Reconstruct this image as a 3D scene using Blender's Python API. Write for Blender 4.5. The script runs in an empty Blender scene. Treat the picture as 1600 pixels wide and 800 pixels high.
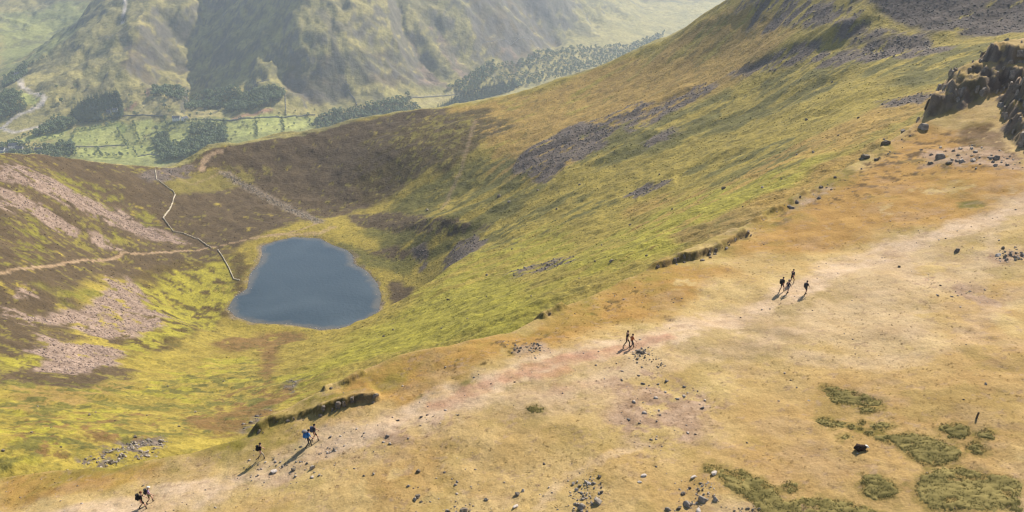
import bpy, bmesh, math, random
import numpy as np
from mathutils import Vector, Matrix, Quaternion

scene = bpy.context.scene
COL = scene.collection

# ---------------------------------------------------------------- camera, sky, sun, exposure
CAM_Z = 250.0
cam_data = bpy.data.cameras.new('camera')
cam_data.sensor_width = 36.0
cam_data.lens = 36.0 * 1386.0 / 1600.0
cam_data.clip_start = 1.0
cam_data.clip_end = 40000.0
cam = bpy.data.objects.new('camera', cam_data)
cam.location = (0, 0, CAM_Z)
cam.rotation_euler = (math.radians(90 - 24.0), 0, 0)
COL.objects.link(cam)
scene.camera = cam

SUN_AZ = math.radians(35.0)      # to the right of straight ahead
SUN_EL = math.radians(38.0)
world = bpy.data.worlds.new('World')
scene.world = world
world.use_nodes = True
wn = world.node_tree.nodes; wl = world.node_tree.links
sky = wn.new('ShaderNodeTexSky'); sky.sky_type = 'NISHITA'; sky.sun_disc = False
sky.sun_elevation = SUN_EL
sky.sun_rotation = SUN_AZ
sky.altitude = 700; sky.air_density = 1.0; sky.dust_density = 1.5
bg = wn['Background']; bg.inputs['Strength'].default_value = 0.085
wl.new(sky.outputs[0], bg.inputs['Color'])

sun_data = bpy.data.lights.new('sun', 'SUN')
sun_data.energy = 5.0; sun_data.angle = math.radians(0.5); sun_data.color = (1.0, 0.91, 0.78)
sun = bpy.data.objects.new('sun', sun_data)
sdir = Vector((math.sin(SUN_AZ) * math.cos(SUN_EL), math.cos(SUN_AZ) * math.cos(SUN_EL), math.sin(SUN_EL)))
sun.rotation_euler = sdir.to_track_quat('Z', 'Y').to_euler()
COL.objects.link(sun)

scene.view_settings.view_transform = 'Standard'
scene.view_settings.look = 'None'
scene.view_settings.gamma = 1.0
scene.view_settings.use_curve_mapping = False
scene.view_settings.exposure = 0.76
scene.render.engine = 'CYCLES'
scene.cycles.use_denoising = True
scene.cycles.filter_width = 1.3
scene.cycles.max_bounces = 5
scene.cycles.volume_bounces = 1
scene.cycles.diffuse_bounces = 3

# ---------------------------------------------------------------- numeric helpers
def _hash(ix, iy, seed):
    h = (ix.astype(np.int64) * 374761393 + iy.astype(np.int64) * 668265263 + seed * 974634777) & 0xFFFFFFFF
    h = ((h ^ (h >> 13)) * 1274126177) & 0xFFFFFFFF
    h = h ^ (h >> 16)
    return (h & 0xFFFF).astype(np.float32) / 32767.5 - 1.0

def vnoise(x, y, seed=0):
    ix = np.floor(x); iy = np.floor(y)
    fx = (x - ix).astype(np.float32); fy = (y - iy).astype(np.float32)
    ix = ix.astype(np.int64); iy = iy.astype(np.int64)
    u = fx * fx * fx * (fx * (fx * 6 - 15) + 10); v = fy * fy * fy * (fy * (fy * 6 - 15) + 10)
    a = _hash(ix, iy, seed); b = _hash(ix + 1, iy, seed)
    c = _hash(ix, iy + 1, seed); d = _hash(ix + 1, iy + 1, seed)
    return (a + (b - a) * u) * (1 - v) + (c + (d - c) * u) * v

def fbm(x, y, octaves=4, seed=0, gain=0.5):
    s = 0.0; a = 1.0; t = 0.0
    for k in range(octaves):
        s = s + a * vnoise(x, y, seed + k * 17); t += a; a *= gain
        x, y = 1.62 * x + 1.17 * y + 3.1, -1.17 * x + 1.62 * y + 7.7
    return s / t * 1.6

def blocky(x, y, s, seed):
    """stepped heights of jointed rock: one level for each leaning cell"""
    u = (0.83 * x + 0.56 * y) / s + 0.5 * vnoise(x / (1.7 * s), y / (1.7 * s), seed + 1); v = (-0.56 * x + 0.83 * y) / (0.75 * s) + 0.5 * vnoise(x / (1.5 * s), y / (1.5 * s), seed + 2)
    return _hash(np.floor(u).astype(np.int64), np.floor(v).astype(np.int64), seed)

def sstep(a, b, x):
    t = np.clip((x - a) / (b - a), 0, 1)
    return t * t * (3 - 2 * t)

def smax(a, b, k):
    h = np.clip(0.5 + 0.5 * (a - b) / k, 0, 1)
    return b + (a - b) * h + k * h * (1 - h)

class RBF:
    """thin plate surface through scattered survey points"""
    def __init__(self, P, scale, smooth=0.0):
        P = np.array(P, float); self.c = P[:, :2] / scale; self.s = scale; n = len(P)
        K = self._k(self.c[:, None, :] - self.c[None, :, :]) + np.eye(n) * smooth
        A = np.zeros((n + 3, n + 3)); A[:n, :n] = K
        A[:n, n] = 1; A[:n, n + 1:] = self.c; A[n, :n] = 1; A[n + 1:, :n] = self.c.T
        b = np.zeros(n + 3); b[:n] = P[:, 2]
        self.w = np.linalg.solve(A, b)
    @staticmethod
    def _k(d):
        r2 = (d ** 2).sum(-1)
        return 0.5 * r2 * np.log(r2 + 1e-9)
    def __call__(self, x, y):
        x = np.asarray(x, float) / self.s; y = np.asarray(y, float) / self.s
        n = len(self.c); out = self.w[n] + self.w[n + 1] * x + self.w[n + 2] * y
        for i in range(n):
            r2 = (x - self.c[i, 0]) ** 2 + (y - self.c[i, 1]) ** 2
            out = out + self.w[i] * 0.5 * r2 * np.log(r2 + 1e-9)
        return out

def line_dist(x, y, pts):
    """distance to a polyline, signed (left of its direction positive), and arc position 0..1"""
    best = np.full(x.shape, 1e18); sg = np.ones(x.shape); tt = np.zeros(x.shape)
    pts = np.array(pts, float)
    seg = np.hypot(*(pts[1:] - pts[:-1]).T); L = seg.sum(); acc = 0.0
    for (ax, ay), (bx, by), l in zip(pts[:-1, :2], pts[1:, :2], seg):
        ux, uy = (bx - ax) / l, (by - ay) / l
        t = np.clip((x - ax) * ux + (y - ay) * uy, 0, l)
        dx = x - ax - ux * t; dy = y - ay - uy * t
        d2 = dx * dx + dy * dy; m = d2 < best
        best = np.where(m, d2, best); sg = np.where(m, np.sign(ux * dy - uy * dx), sg)
        tt = np.where(m, (acc + t) / L, tt); acc += l
    return np.sqrt(best), sg, tt

def poly_sd(x, y, pts):
    """signed distance to a closed outline, positive inside"""
    pts = np.array(pts, float)[:, :2]
    d, _, _ = line_dist(x, y, np.vstack([pts, pts[:1]]))
    ins = np.zeros(x.shape, bool)
    for (ax, ay), (bx, by) in zip(pts, np.roll(pts, -1, 0)):
        c = ((ay > y) != (by > y)) & (x < (bx - ax) * (y - ay) / (by - ay + 1e-12) + ax)
        ins ^= c
    return np.where(ins, d, -d)

# ---------------------------------------------------------------- the shape of the land
class Land:
    def __init__(self, T):
        self.T = T
        self.F = RBF(T['ridge_pts'], 50, 0.02); self.M = RBF(T['corrie_pts'], 300, 0.002); self.V = RBF(T['valley_pts'], 1000, 0.002)
        self.fe = np.array(T['ridge_edge']); self.me = np.array(T['corrie_edge'])
    def edges(self, x, y):
        r = np.hypot(x, y); th = np.arctan2(x, y)
        e1 = np.interp(th, self.fe[:, 0], self.fe[:, 1]); e2 = np.interp(th, self.me[:, 0], self.me[:, 1])
        wob = 0.012 * r * fbm(x / 22, y / 22, 2, 5)
        return r - e1 + wob * 0.35 * np.clip(e1 / 120, 0, 1), r - e2 + 6 * fbm(x / 60, y / 60, 2, 9)
    def height(self, x, y, detail=True):
        x = np.asarray(x, float); y = np.asarray(y, float)
        T = self.T
        d1, d2 = self.edges(x, y)
        # ridge crest
        near = d1 < 260
        zF = np.full(x.shape, -900.0)
        xn, yn = x[near], y[near]
        f = np.minimum(self.F(xn, yn), 224.0)
        for pts, h, back in T['ribs']:
            d, s, t = line_dist(xn, yn, pts)
            sd = d * s + 0.35 * fbm(xn / 1.7, yn / 1.7, 3, 61) + 0.12 * fbm(xn / 0.55, yn / 0.55, 2, 63)
            brk = 0.66 + 0.34 * sstep(-0.4, 0.3, fbm(xn / 3.2, yn / 3.2, 3, 67))
            f = f + h * brk * sstep(-0.42, 0.38, sd) * np.exp(-np.clip(sd, 0, 99) / back) * sstep(0, 0.08, t) * sstep(1, 0.92, t)
            f = f + 0.07 * h * (blocky(xn, yn, 0.75, 64) + 0.6 * blocky(xn, yn, 0.38, 66)) * np.exp(-(sd / 0.5) ** 2) * sstep(0, 0.08, t) * sstep(1, 0.92, t)
        for pts, h, sharp in T['mounds']:
            sd = sharp * poly_sd(xn, yn, pts) + 1.5 * fbm(xn / 5, yn / 5, 3, 71) + 0.3 * fbm(xn / 1.3, yn / 1.3, 3, 73)
            prof = 0.42 * sstep(-1.2, 2.4, sd) + 0.12 * sstep(2.2, 5, sd) + 0.34 * sstep(5, 7.4, sd) + 0.12 * sstep(7.4, 14, sd)
            f = f + h * prof
            sl = sstep(-0.6, 0.6, sd) * sstep(9.5, 6.5, sd) * (1 - 0.75 * sstep(2.6, 3.2, sd) * sstep(5.2, 4.6, sd))
            f = f + sl * (0.5 * blocky(xn, yn, 1.7, 74) + 0.4 * blocky(xn, yn, 0.8, 76))
        if detail:
            f = f + 0.45 * fbm(xn / 17, yn / 17, 3, 3) + 0.12 * fbm(xn / 2.3, yn / 2.1, 4, 13)
        dd = np.clip(d1[near], 0, None)
        zF[near] = f - 1.02 * dd * sstep(-2, 5, d1[near])
        # corrie
        mid = (d2 < 1500)
        zM = np.full(x.shape, -900.0)
        xm, ym = x[mid], y[mid]
        m = np.clip(self.M(xm, ym), -60, 330)
        rr = np.hypot(xm, ym)
        if detail:
            g = sstep(60, 200, rr)
            m = m + g * (1.1 * fbm(xm / 45, ym / 45, 3, 21) + 0.7 * fbm(xm / 11, ym / 9, 4, 31) + 0.35 * fbm(xm / 4, ym / 3.4, 3, 33))
            for pts, h, w in T['terraces']:
                d, s, t = line_dist(xm, ym, pts)
                sd = d * s + 3 * fbm(xm / 12, ym / 12, 3, 41)
                m = m + h * sstep(-w, w, sd) * np.exp(-np.clip(sd, 0, 999) / (w * 5)) * sstep(0, .1, t) * sstep(1, .9, t)
        sd = poly_sd(xm, ym, T['tarn'])
        m = np.where(sd > 0, -0.35 - np.clip(sd, 0, 40) * 0.05, m * sstep(0, 60, -sd) + np.clip(-sd, 0, 6) * 0.11 - 0.35 * sstep(3, 0, -sd))
        m = m - 0.62 * np.clip(d2[mid], 0, None) * sstep(-10, 60, d2[mid])
        zM[mid] = m
        # valley and far fells
        zV = np.full(x.shape, -900.0)
        far = np.hypot(x, y) > 820
        xv, yv = x[far], y[far]
        v = self.V(xv, yv)
        # only on the mountain sides, never on the valley floor
        up = sstep(-372, -300, v)
        v = np.where(v < -385, -385 + (v + 385) * 0.05, v)
        for pts, depth, wl, wr in T['gullies']:
            d, s, t = line_dist(xv, yv, pts)
            sd = d * s + 30 * fbm(xv / 150, yv / 150, 3, 81) + 8 * fbm(xv / 50, yv / 50, 3, 83)
            w = np.where(sd > 0, wl, wr)
            v = v - depth * np.clip(1 - np.abs(sd) / w, 0, 1) * sstep(-362, -285, v)
        if detail:
            rg = 1 - np.abs(fbm(xv / 170 + yv / 300 + 0.5 * fbm(xv / 200, yv / 200, 2, 90), yv / 260, 5, 91))
            v = v + up * (17 * (rg - 0.7) + 9 * fbm(xv / 60, yv / 75, 5, 93, 0.58)) + 1.2 * fbm(xv / 35, yv / 35, 3, 97) + 2.6 * up * fbm(xv / 18, yv / 18, 3, 99)
        zV[far] = v
        return smax(smax(zF, zM, 1.2), zV, 6.0)

# ---------------------------------------------------------------- survey of the place, metres (x right, y ahead, z up; the tarn lies at z = 0)
T = {
  'ridge_pts': [(-103.66, 65.8, 190.0), (-59.58, 66.35, 196.0), (-46.78, 65.79, 198.5), (-34.78, 63.3, 201.0), (-27.95, 63.57, 202.3), (-23.16, 64.9, 203.3), (-21.35, 67.18, 204.3), (-17.7, 69.58, 205.2), (-16.1, 70.63, 205.5), (-14.0, 72.78, 206.0), (-12.3, 73.82, 206.3), (-10.01, 74.93, 206.5), (-6.27, 75.65, 206.3), (-0.19, 78.74, 206.3), (1.98, 80.73, 206.4), (4.75, 83.63, 206.6), (10.01, 89.01, 206.3), (16.66, 95.29, 206.0), (24.12, 102.38, 206.0), (32.38, 109.87, 206.4), (40.65, 117.9, 207.0), (51.07, 127.5, 208.0), (61.56, 137.63, 209.5), (67.12, 141.74, 211.0), (75.04, 151.4, 214.0), (83.4, 155.63, 215.5), (91.53, 158.22, 215.5), (117.13, 162.13, 215.0), (222.88, 171.39, 213.0), (-41.76, 57.6, 201.5), (-29.17, 56.04, 203.0), (-17.36, 62.18, 204.8), (0.0, 51.07, 207.0), (18.08, 49.88, 208.0), (35.73, 49.29, 208.5), (27.13, 56.95, 208.3), (11.37, 74.31, 207.5), (30.36, 85.55, 207.0), (45.64, 68.52, 209.5), (63.23, 102.32, 210.5), (66.3, 119.99, 210.0), (0.0, 63.21, 207.0), (-8.57, 67.24, 206.3), (21.92, 91.64, 206.8), (52.71, 114.81, 208.5), (67.17, 74.83, 210.0), (-54.97, 53.11, 199.0)],
  'ridge_edge': [(-1.0052, 122.8), (-0.7317, 89.2), (-0.6181, 80.7), (-0.5025, 72.2), (-0.4142, 69.4), (-0.3427, 68.9), (-0.3076, 70.5), (-0.2491, 71.8), (-0.2241, 72.4), (-0.1901, 74.1), (-0.1651, 74.8), (-0.1328, 75.6), (-0.0827, 75.9), (-0.0025, 78.7), (0.0245, 80.8), (0.0567, 83.8), (0.112, 89.6), (0.1731, 96.7), (0.2314, 105.2), (0.2866, 114.5), (0.332, 124.7), (0.381, 137.4), (0.4206, 150.8), (0.4422, 156.8), (0.4602, 169.0), (0.4919, 176.6), (0.5245, 182.8), (0.6257, 200.0), (0.9153, 281.2)],
  'corrie_edge': [(-0.9963, 520.0), (-0.7751, 560.0), (-0.6451, 590.0), (-0.5419, 640.0), (-0.5086, 680.0), (-0.4677, 720.0), (-0.4315, 745.0), (-0.4007, 765.0), (-0.3614, 785.0), (-0.3396, 800.0), (-0.2908, 812.0), (-0.2194, 820.0), (-0.1468, 820.0), (-0.0733, 812.0), (0.0, 805.0), (0.0724, 798.0), (0.1425, 785.0), (0.2089, 765.0), (0.2404, 755.0), (0.3288, 735.0), (0.4838, 720.0), (0.6547, 720.0), (0.8863, 720.0)],
  'tarn': [(-177.0, 578.3), (-169.5, 587.6), (-158.7, 594.7), (-140.1, 592.3), (-129.1, 580.6), (-117.0, 571.5), (-110.8, 561.0), (-108.8, 548.7), (-97.8, 536.3), (-88.3, 517.7), (-83.4, 500.1), (-82.1, 479.2), (-87.5, 468.5), (-100.5, 458.9), (-111.7, 456.6), (-130.6, 462.9), (-153.2, 465.3), (-165.6, 473.0), (-173.0, 482.6), (-173.2, 499.6), (-168.4, 510.1), (-172.7, 532.3), (-171.2, 548.7), (-172.9, 564.8)],
  'corrie_pts': [(-436.5, 282.6, 140.9), (-391.9, 400.1, 121.4), (-354.8, 471.4, 99.9), (-330.1, 548.3, 75.4), (-331.2, 593.9, 59.0), (-324.6, 642.7, 42.4), (-311.6, 676.7, 29.2), (-298.4, 704.4, 16.3), (-277.6, 734.3, 7.5), (-266.5, 754.3, 12.2), (-232.8, 777.9, 13.9), (-178.5, 800.3, 20.0), (-120.0, 811.2, 28.0), (-59.5, 809.8, 41.2), (0.0, 805.0, 52.0), (57.7, 795.9, 70.7), (111.5, 777.0, 96.2), (158.6, 748.4, 129.2), (179.7, 733.3, 147.2), (237.3, 695.6, 194.9), (334.9, 637.4, 254.9), (438.4, 571.1, 287.7), (557.8, 455.2, 322.1), (-310.6, 513.4, 80.1), (-273.3, 442.4, 79.2), (-231.3, 362.5, 79.1), (-197.7, 300.9, 83.6), (-159.5, 236.2, 101.2), (-111.7, 159.8, 133.0), (-283.3, 528.9, 58.8), (-246.8, 446.3, 51.3), (-203.4, 356.0, 59.7), (-150.1, 254.0, 90.0), (-106.7, 175.0, 123.7), (-287.9, 627.1, 23.3), (-270.5, 580.0, 16.4), (-234.6, 491.9, 22.4), (-191.3, 390.7, 41.2), (-137.8, 272.1, 78.6), (-96.3, 184.3, 117.0), (-268.7, 662.6, 10.5), (-237.3, 610.5, 4.2), (-205.3, 553.1, 3.7), (-195.5, 487.2, 11.7), (-158.5, 410.5, 23.0), (-133.3, 355.8, 39.7), (-103.5, 355.2, 40.0), (-75.6, 254.0, 84.9), (-102.3, 239.0, 89.8), (-68.3, 292.1, 74.5), (-49.8, 300.9, 77.9), (-193.9, 703.8, -4.4), (-161.1, 701.7, -3.7), (-170.9, 755.9, 7.0), (-109.9, 731.8, 20.5), (-104.4, 682.1, 3.5), (-84.5, 604.1, 6.7), (-76.7, 539.6, 9.8), (-59.7, 466.2, 26.1), (-51.5, 683.1, 30.4), (-43.4, 558.3, 25.2), (-42.6, 543.3, 17.4), (-32.0, 398.7, 55.0), (-42.5, 347.4, 64.3), (-4.2, 255.0, 113.7), (-23.7, 619.5, 26.1), (9.3, 619.9, 50.7), (48.8, 658.2, 63.9), (39.3, 513.5, 64.4), (29.5, 373.8, 83.6), (39.4, 277.2, 126.6), (88.1, 593.5, 82.2), (70.3, 459.6, 83.9), (104.7, 722.5, 88.8), (145.7, 674.4, 109.3), (118.4, 532.0, 99.6), (85.0, 370.4, 116.1), (65.9, 282.4, 136.3), (183.0, 644.5, 138.4), (157.2, 537.5, 118.2), (115.4, 383.0, 126.9), (90.7, 296.4, 142.9), (214.7, 613.5, 164.8), (189.8, 526.9, 140.1), (142.6, 384.4, 141.3), (125.7, 305.1, 156.7), (223.9, 524.2, 155.5), (176.7, 402.9, 151.2), (207.8, 443.8, 157.4), (288.2, 514.8, 178.5), (247.5, 434.5, 171.7), (321.1, 458.8, 186.3), (-176.5, 576.4, 0.8), (-158.2, 592.8, 0.8), (-128.6, 578.7, 0.8), (-110.4, 559.2, 0.8), (-97.4, 534.6, 0.8), (-83.2, 498.5, 0.8), (-87.2, 467.0, 0.8), (-111.4, 455.1, 0.8), (-152.7, 463.8, 0.8), (-172.5, 481.0, 0.8), (-167.8, 508.5, 0.8), (-170.6, 546.9, 0.8), (-90, 60, 115), (0, 80, 115), (60, 90, 125), (100, 140, 150), (-60, 120, 112), (20, 150, 118), (-10, 0, 90), (100, 20, 120), (-100, -50, 80), (150, 190, 165), (220, 200, 180), (-40, 180, 105), (200, 100, 160), (-180, 100, 110)],
  'valley_pts': [(-1186.0, 1970.6, -375.8), (-1306.3, 2206.9, -357.2), (-1483.0, 2543.2, -354.7), (-1665.2, 2889.5, -353.0), (-1874.2, 3299.9, -321.6), (-2106.8, 3762.9, -272.3), (-1247.2, 2312.2, -299.8), (-1061.4, 2018.6, -383.2), (-1140.9, 2203.0, -356.1), (-1191.0, 2327.3, -320.6), (-1245.1, 2462.1, -281.5), (-1298.7, 2584.6, -267.1), (-1563.2, 3136.4, -315.3), (-1810.9, 3696.5, -263.1), (-1215.7, 2619.1, -240.5), (-1508.8, 3278.9, -295.2), (-994.0, 2202.5, -356.0), (-1032.5, 2315.3, -317.6), (-1080.6, 2459.1, -263.1), (-1136.1, 2623.3, -204.4), (-1190.2, 2776.1, -163.7), (-837.8, 2031.0, -379.1), (-806.3, 2179.6, -349.7), (-832.1, 2269.6, -323.3), (-871.8, 2409.8, -279.0), (-925.6, 2599.9, -218.6), (-983.5, 2810.5, -140.1), (-608.7, 2041.2, -350.6), (-647.2, 2196.6, -329.5), (-669.9, 2304.6, -281.1), (-696.7, 2432.2, -222.7), (-738.6, 2638.6, -116.2), (-526.1, 2228.8, -346.4), (-546.6, 2357.5, -276.0), (-557.6, 2447.3, -191.1), (-574.8, 2566.4, -106.2), (-428.2, 2219.1, -377.5), (-342.9, 2335.0, -348.5), (-355.7, 2454.4, -297.7), (-369.4, 2593.8, -217.5), (-384.0, 2743.3, -130.7), (-185.7, 2543.2, -364.1), (-191.1, 2653.1, -303.6), (-197.6, 2783.0, -232.1), (-203.9, 2912.9, -154.3), (0.0, 2750.0, -383.7), (0.0, 2900.0, -313.7), (0.0, 3030.0, -253.8), (0.0, 3160.0, -188.6), (215.9, 2992.2, -385.2), (234.4, 3291.7, -343.3), (251.3, 3591.2, -248.4), (467.9, 3266.7, -384.9), (518.7, 3663.5, -359.1), (582.2, 4159.5, -327.3), (921.6, 4097.6, -360.6), (1070.6, 4370.8, -356.6), (-1595.3, 1924.8, -368.9), (-2173.7, 2743.2, -322.4), (-2745.1, 3565.8, -244.9), (-2364.4, 4343.1, -66.1), (-1333.3, 3229.3, -68.9), (-794.1, 2893.0, -16.7), (-420.7, 3091.5, 25.0), (0.0, 3500.0, -4.8), (654.4, 4755.2, -219.6), (1552.4, 4436.2, -365.7), (2504.9, 3976.9, -302.0), (3289.3, 3357.1, -216.0), (-3149.3, 3214.3, -196.1), (1756.8, 5106.2, -254.2), (-244.5, 3691.9, 211.8), (-700, 1200, -390), (0, 1200, -390), (800, 1300, -390), (-600, 1700, -385), (0, 1800, -385), (900, 1900, -385), (700, 2500, -385), (1300, 2600, -385), (1700, 3200, -385), (-1500, 1500, -380), (2500, 2500, -380), (2500, 3600, -300), (3500, 4000, -150), (-2500, 2000, -350), (0, 6200, 120), (3000, 6000, 200), (-3000, 5500, -40)],
  'ribs': [([(-22.8, 64.9), (-21.3, 66.7), (-18.4, 66.5), (-15.7, 66.8), (-13.0, 67.5), (-11.6, 68.3)], 0.85, 2.6), ([(-17.4, 69.7), (-15.6, 71.0), (-13.8, 72.3)], 0.8, 2.5), ([(3.1, 81.7), (4.4, 83.1), (6.0, 84.7)], 1.0, 2.0), ([(16.2, 94.5), (20.0, 97.2), (23.4, 98.8), (26.8, 102.0), (31.0, 105.8)], 1.2, 3.2), ([(32.2, 109.2), (38.1, 115.1), (42.6, 119.0)], 0.75, 2.2)],
  'mounds': [([(66.1, 141.7), (71.0, 144.8), (75.7, 146.0), (82.8, 147.2), (79.8, 135.2), (79.7, 126.0), (90.2, 126.0), (118.3, 145.7), (125.9, 173.6), (102.5, 177.1), (88.1, 173.6), (78.8, 161.0), (68.5, 144.9)], 6.2, 1.0), ([(80.8, 144.8), (77.0, 134.1), (74.5, 126.0), (74.8, 121.8), (79.8, 119.5), (90.7, 122.4), (102.9, 141.3), (91.1, 143.3), (84.1, 144.1)], 4.6, 2.2)],
  'terraces': [([(0.0, 631.5), (23.3, 621.4), (60.4, 625.2), (98.2, 635.5), (137.7, 631.9)], 3.3, 8), ([(29.3, 549.3), (66.2, 549.9), (99.8, 559.6)], 2.2, 6), ([(-45.7, 591.9), (0.0, 583.5), (43.0, 569.4)], 2.2, 7), ([(63.3, 432.7), (85.1, 429.0)], 1.7, 5), ([(-5.9, 369.8), (11.8, 370.6), (26.7, 338.0)], 1.4, 3), ([(80.3, 534.2), (125.9, 531.7), (167.7, 511.2), (193.6, 487.1)], 2.2, 7), ([(155.2, 613.7), (188.8, 573.8), (210.0, 546.2)], 4.4, 10), ([(144.5, 454.2), (166.5, 428.3), (182.0, 402.7)], 1.7, 6), ([(69.9, 456.6), (102.6, 453.3), (122.5, 430.6)], 1.7, 5), ([(18.9, 486.8), (55.6, 484.3), (77.1, 483.5)], 1.4, 5), ([(-116.8, 627.1), (-63.1, 579.7), (-16.6, 533.3)], 1.7, 4), ([(-68.6, 542.3), (-42.2, 537.3), (-15.9, 509.7)], 1.7, 5), ([(135.7, 762.3), (162.8, 718.6), (191.3, 681.4)], 2.8, 8), ([(196.7, 575.7), (219.3, 511.9), (240.7, 482.9)], 3.3, 8)],
  'gullies': [([(-1025.6, 3027.9), (-986.6, 2808.3), (-944.6, 2601.3), (-907.6, 2460.7)], 95, 400, 130), ([(-404.6, 2288.6), (-435.1, 2333.8), (-479.9, 2429.5), (-506.4, 2510.1), (-566.3, 2728.1)], 20, 70, 70), ([(-187.3, 2576.1), (-240.9, 2612.2), (-285.5, 2672.9), (-319.1, 2747.9), (-364.5, 2893.9)], 58, 60, 120), ([(-105.9, 2648.9), (-156.0, 2715.3), (-217.3, 2790.4), (-269.4, 2851.6), (-305.9, 2947.4)], 26, 60, 100), ([(147.7, 2920.3), (182.2, 3198.2), (90.8, 3226.0), (0.0, 3264.7)], 70, 180, 260), ([(373.7, 3261.6), (346.4, 3495.3), (251.2, 3588.9)], 50, 60, 260), ([(137.0, 770.7), (643.1, 3972.5), (571.8, 4324.6)], 50, 60, 240), ([(-552.9, 2291.8), (-596.8, 2360.1), (-617.7, 2385.4)], 26, 40, 130), ([(-1278.7, 2377.6), (-1269.1, 2516.8), (-1213.6, 2590.9), (-1180.9, 2690.4), (-1190.5, 2835.1)], 10, 60, 60), ([(-993.5, 2434.0), (-1034.8, 2595.2), (-1034.3, 2780.4)], 18, 60, 90)],
}
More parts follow.
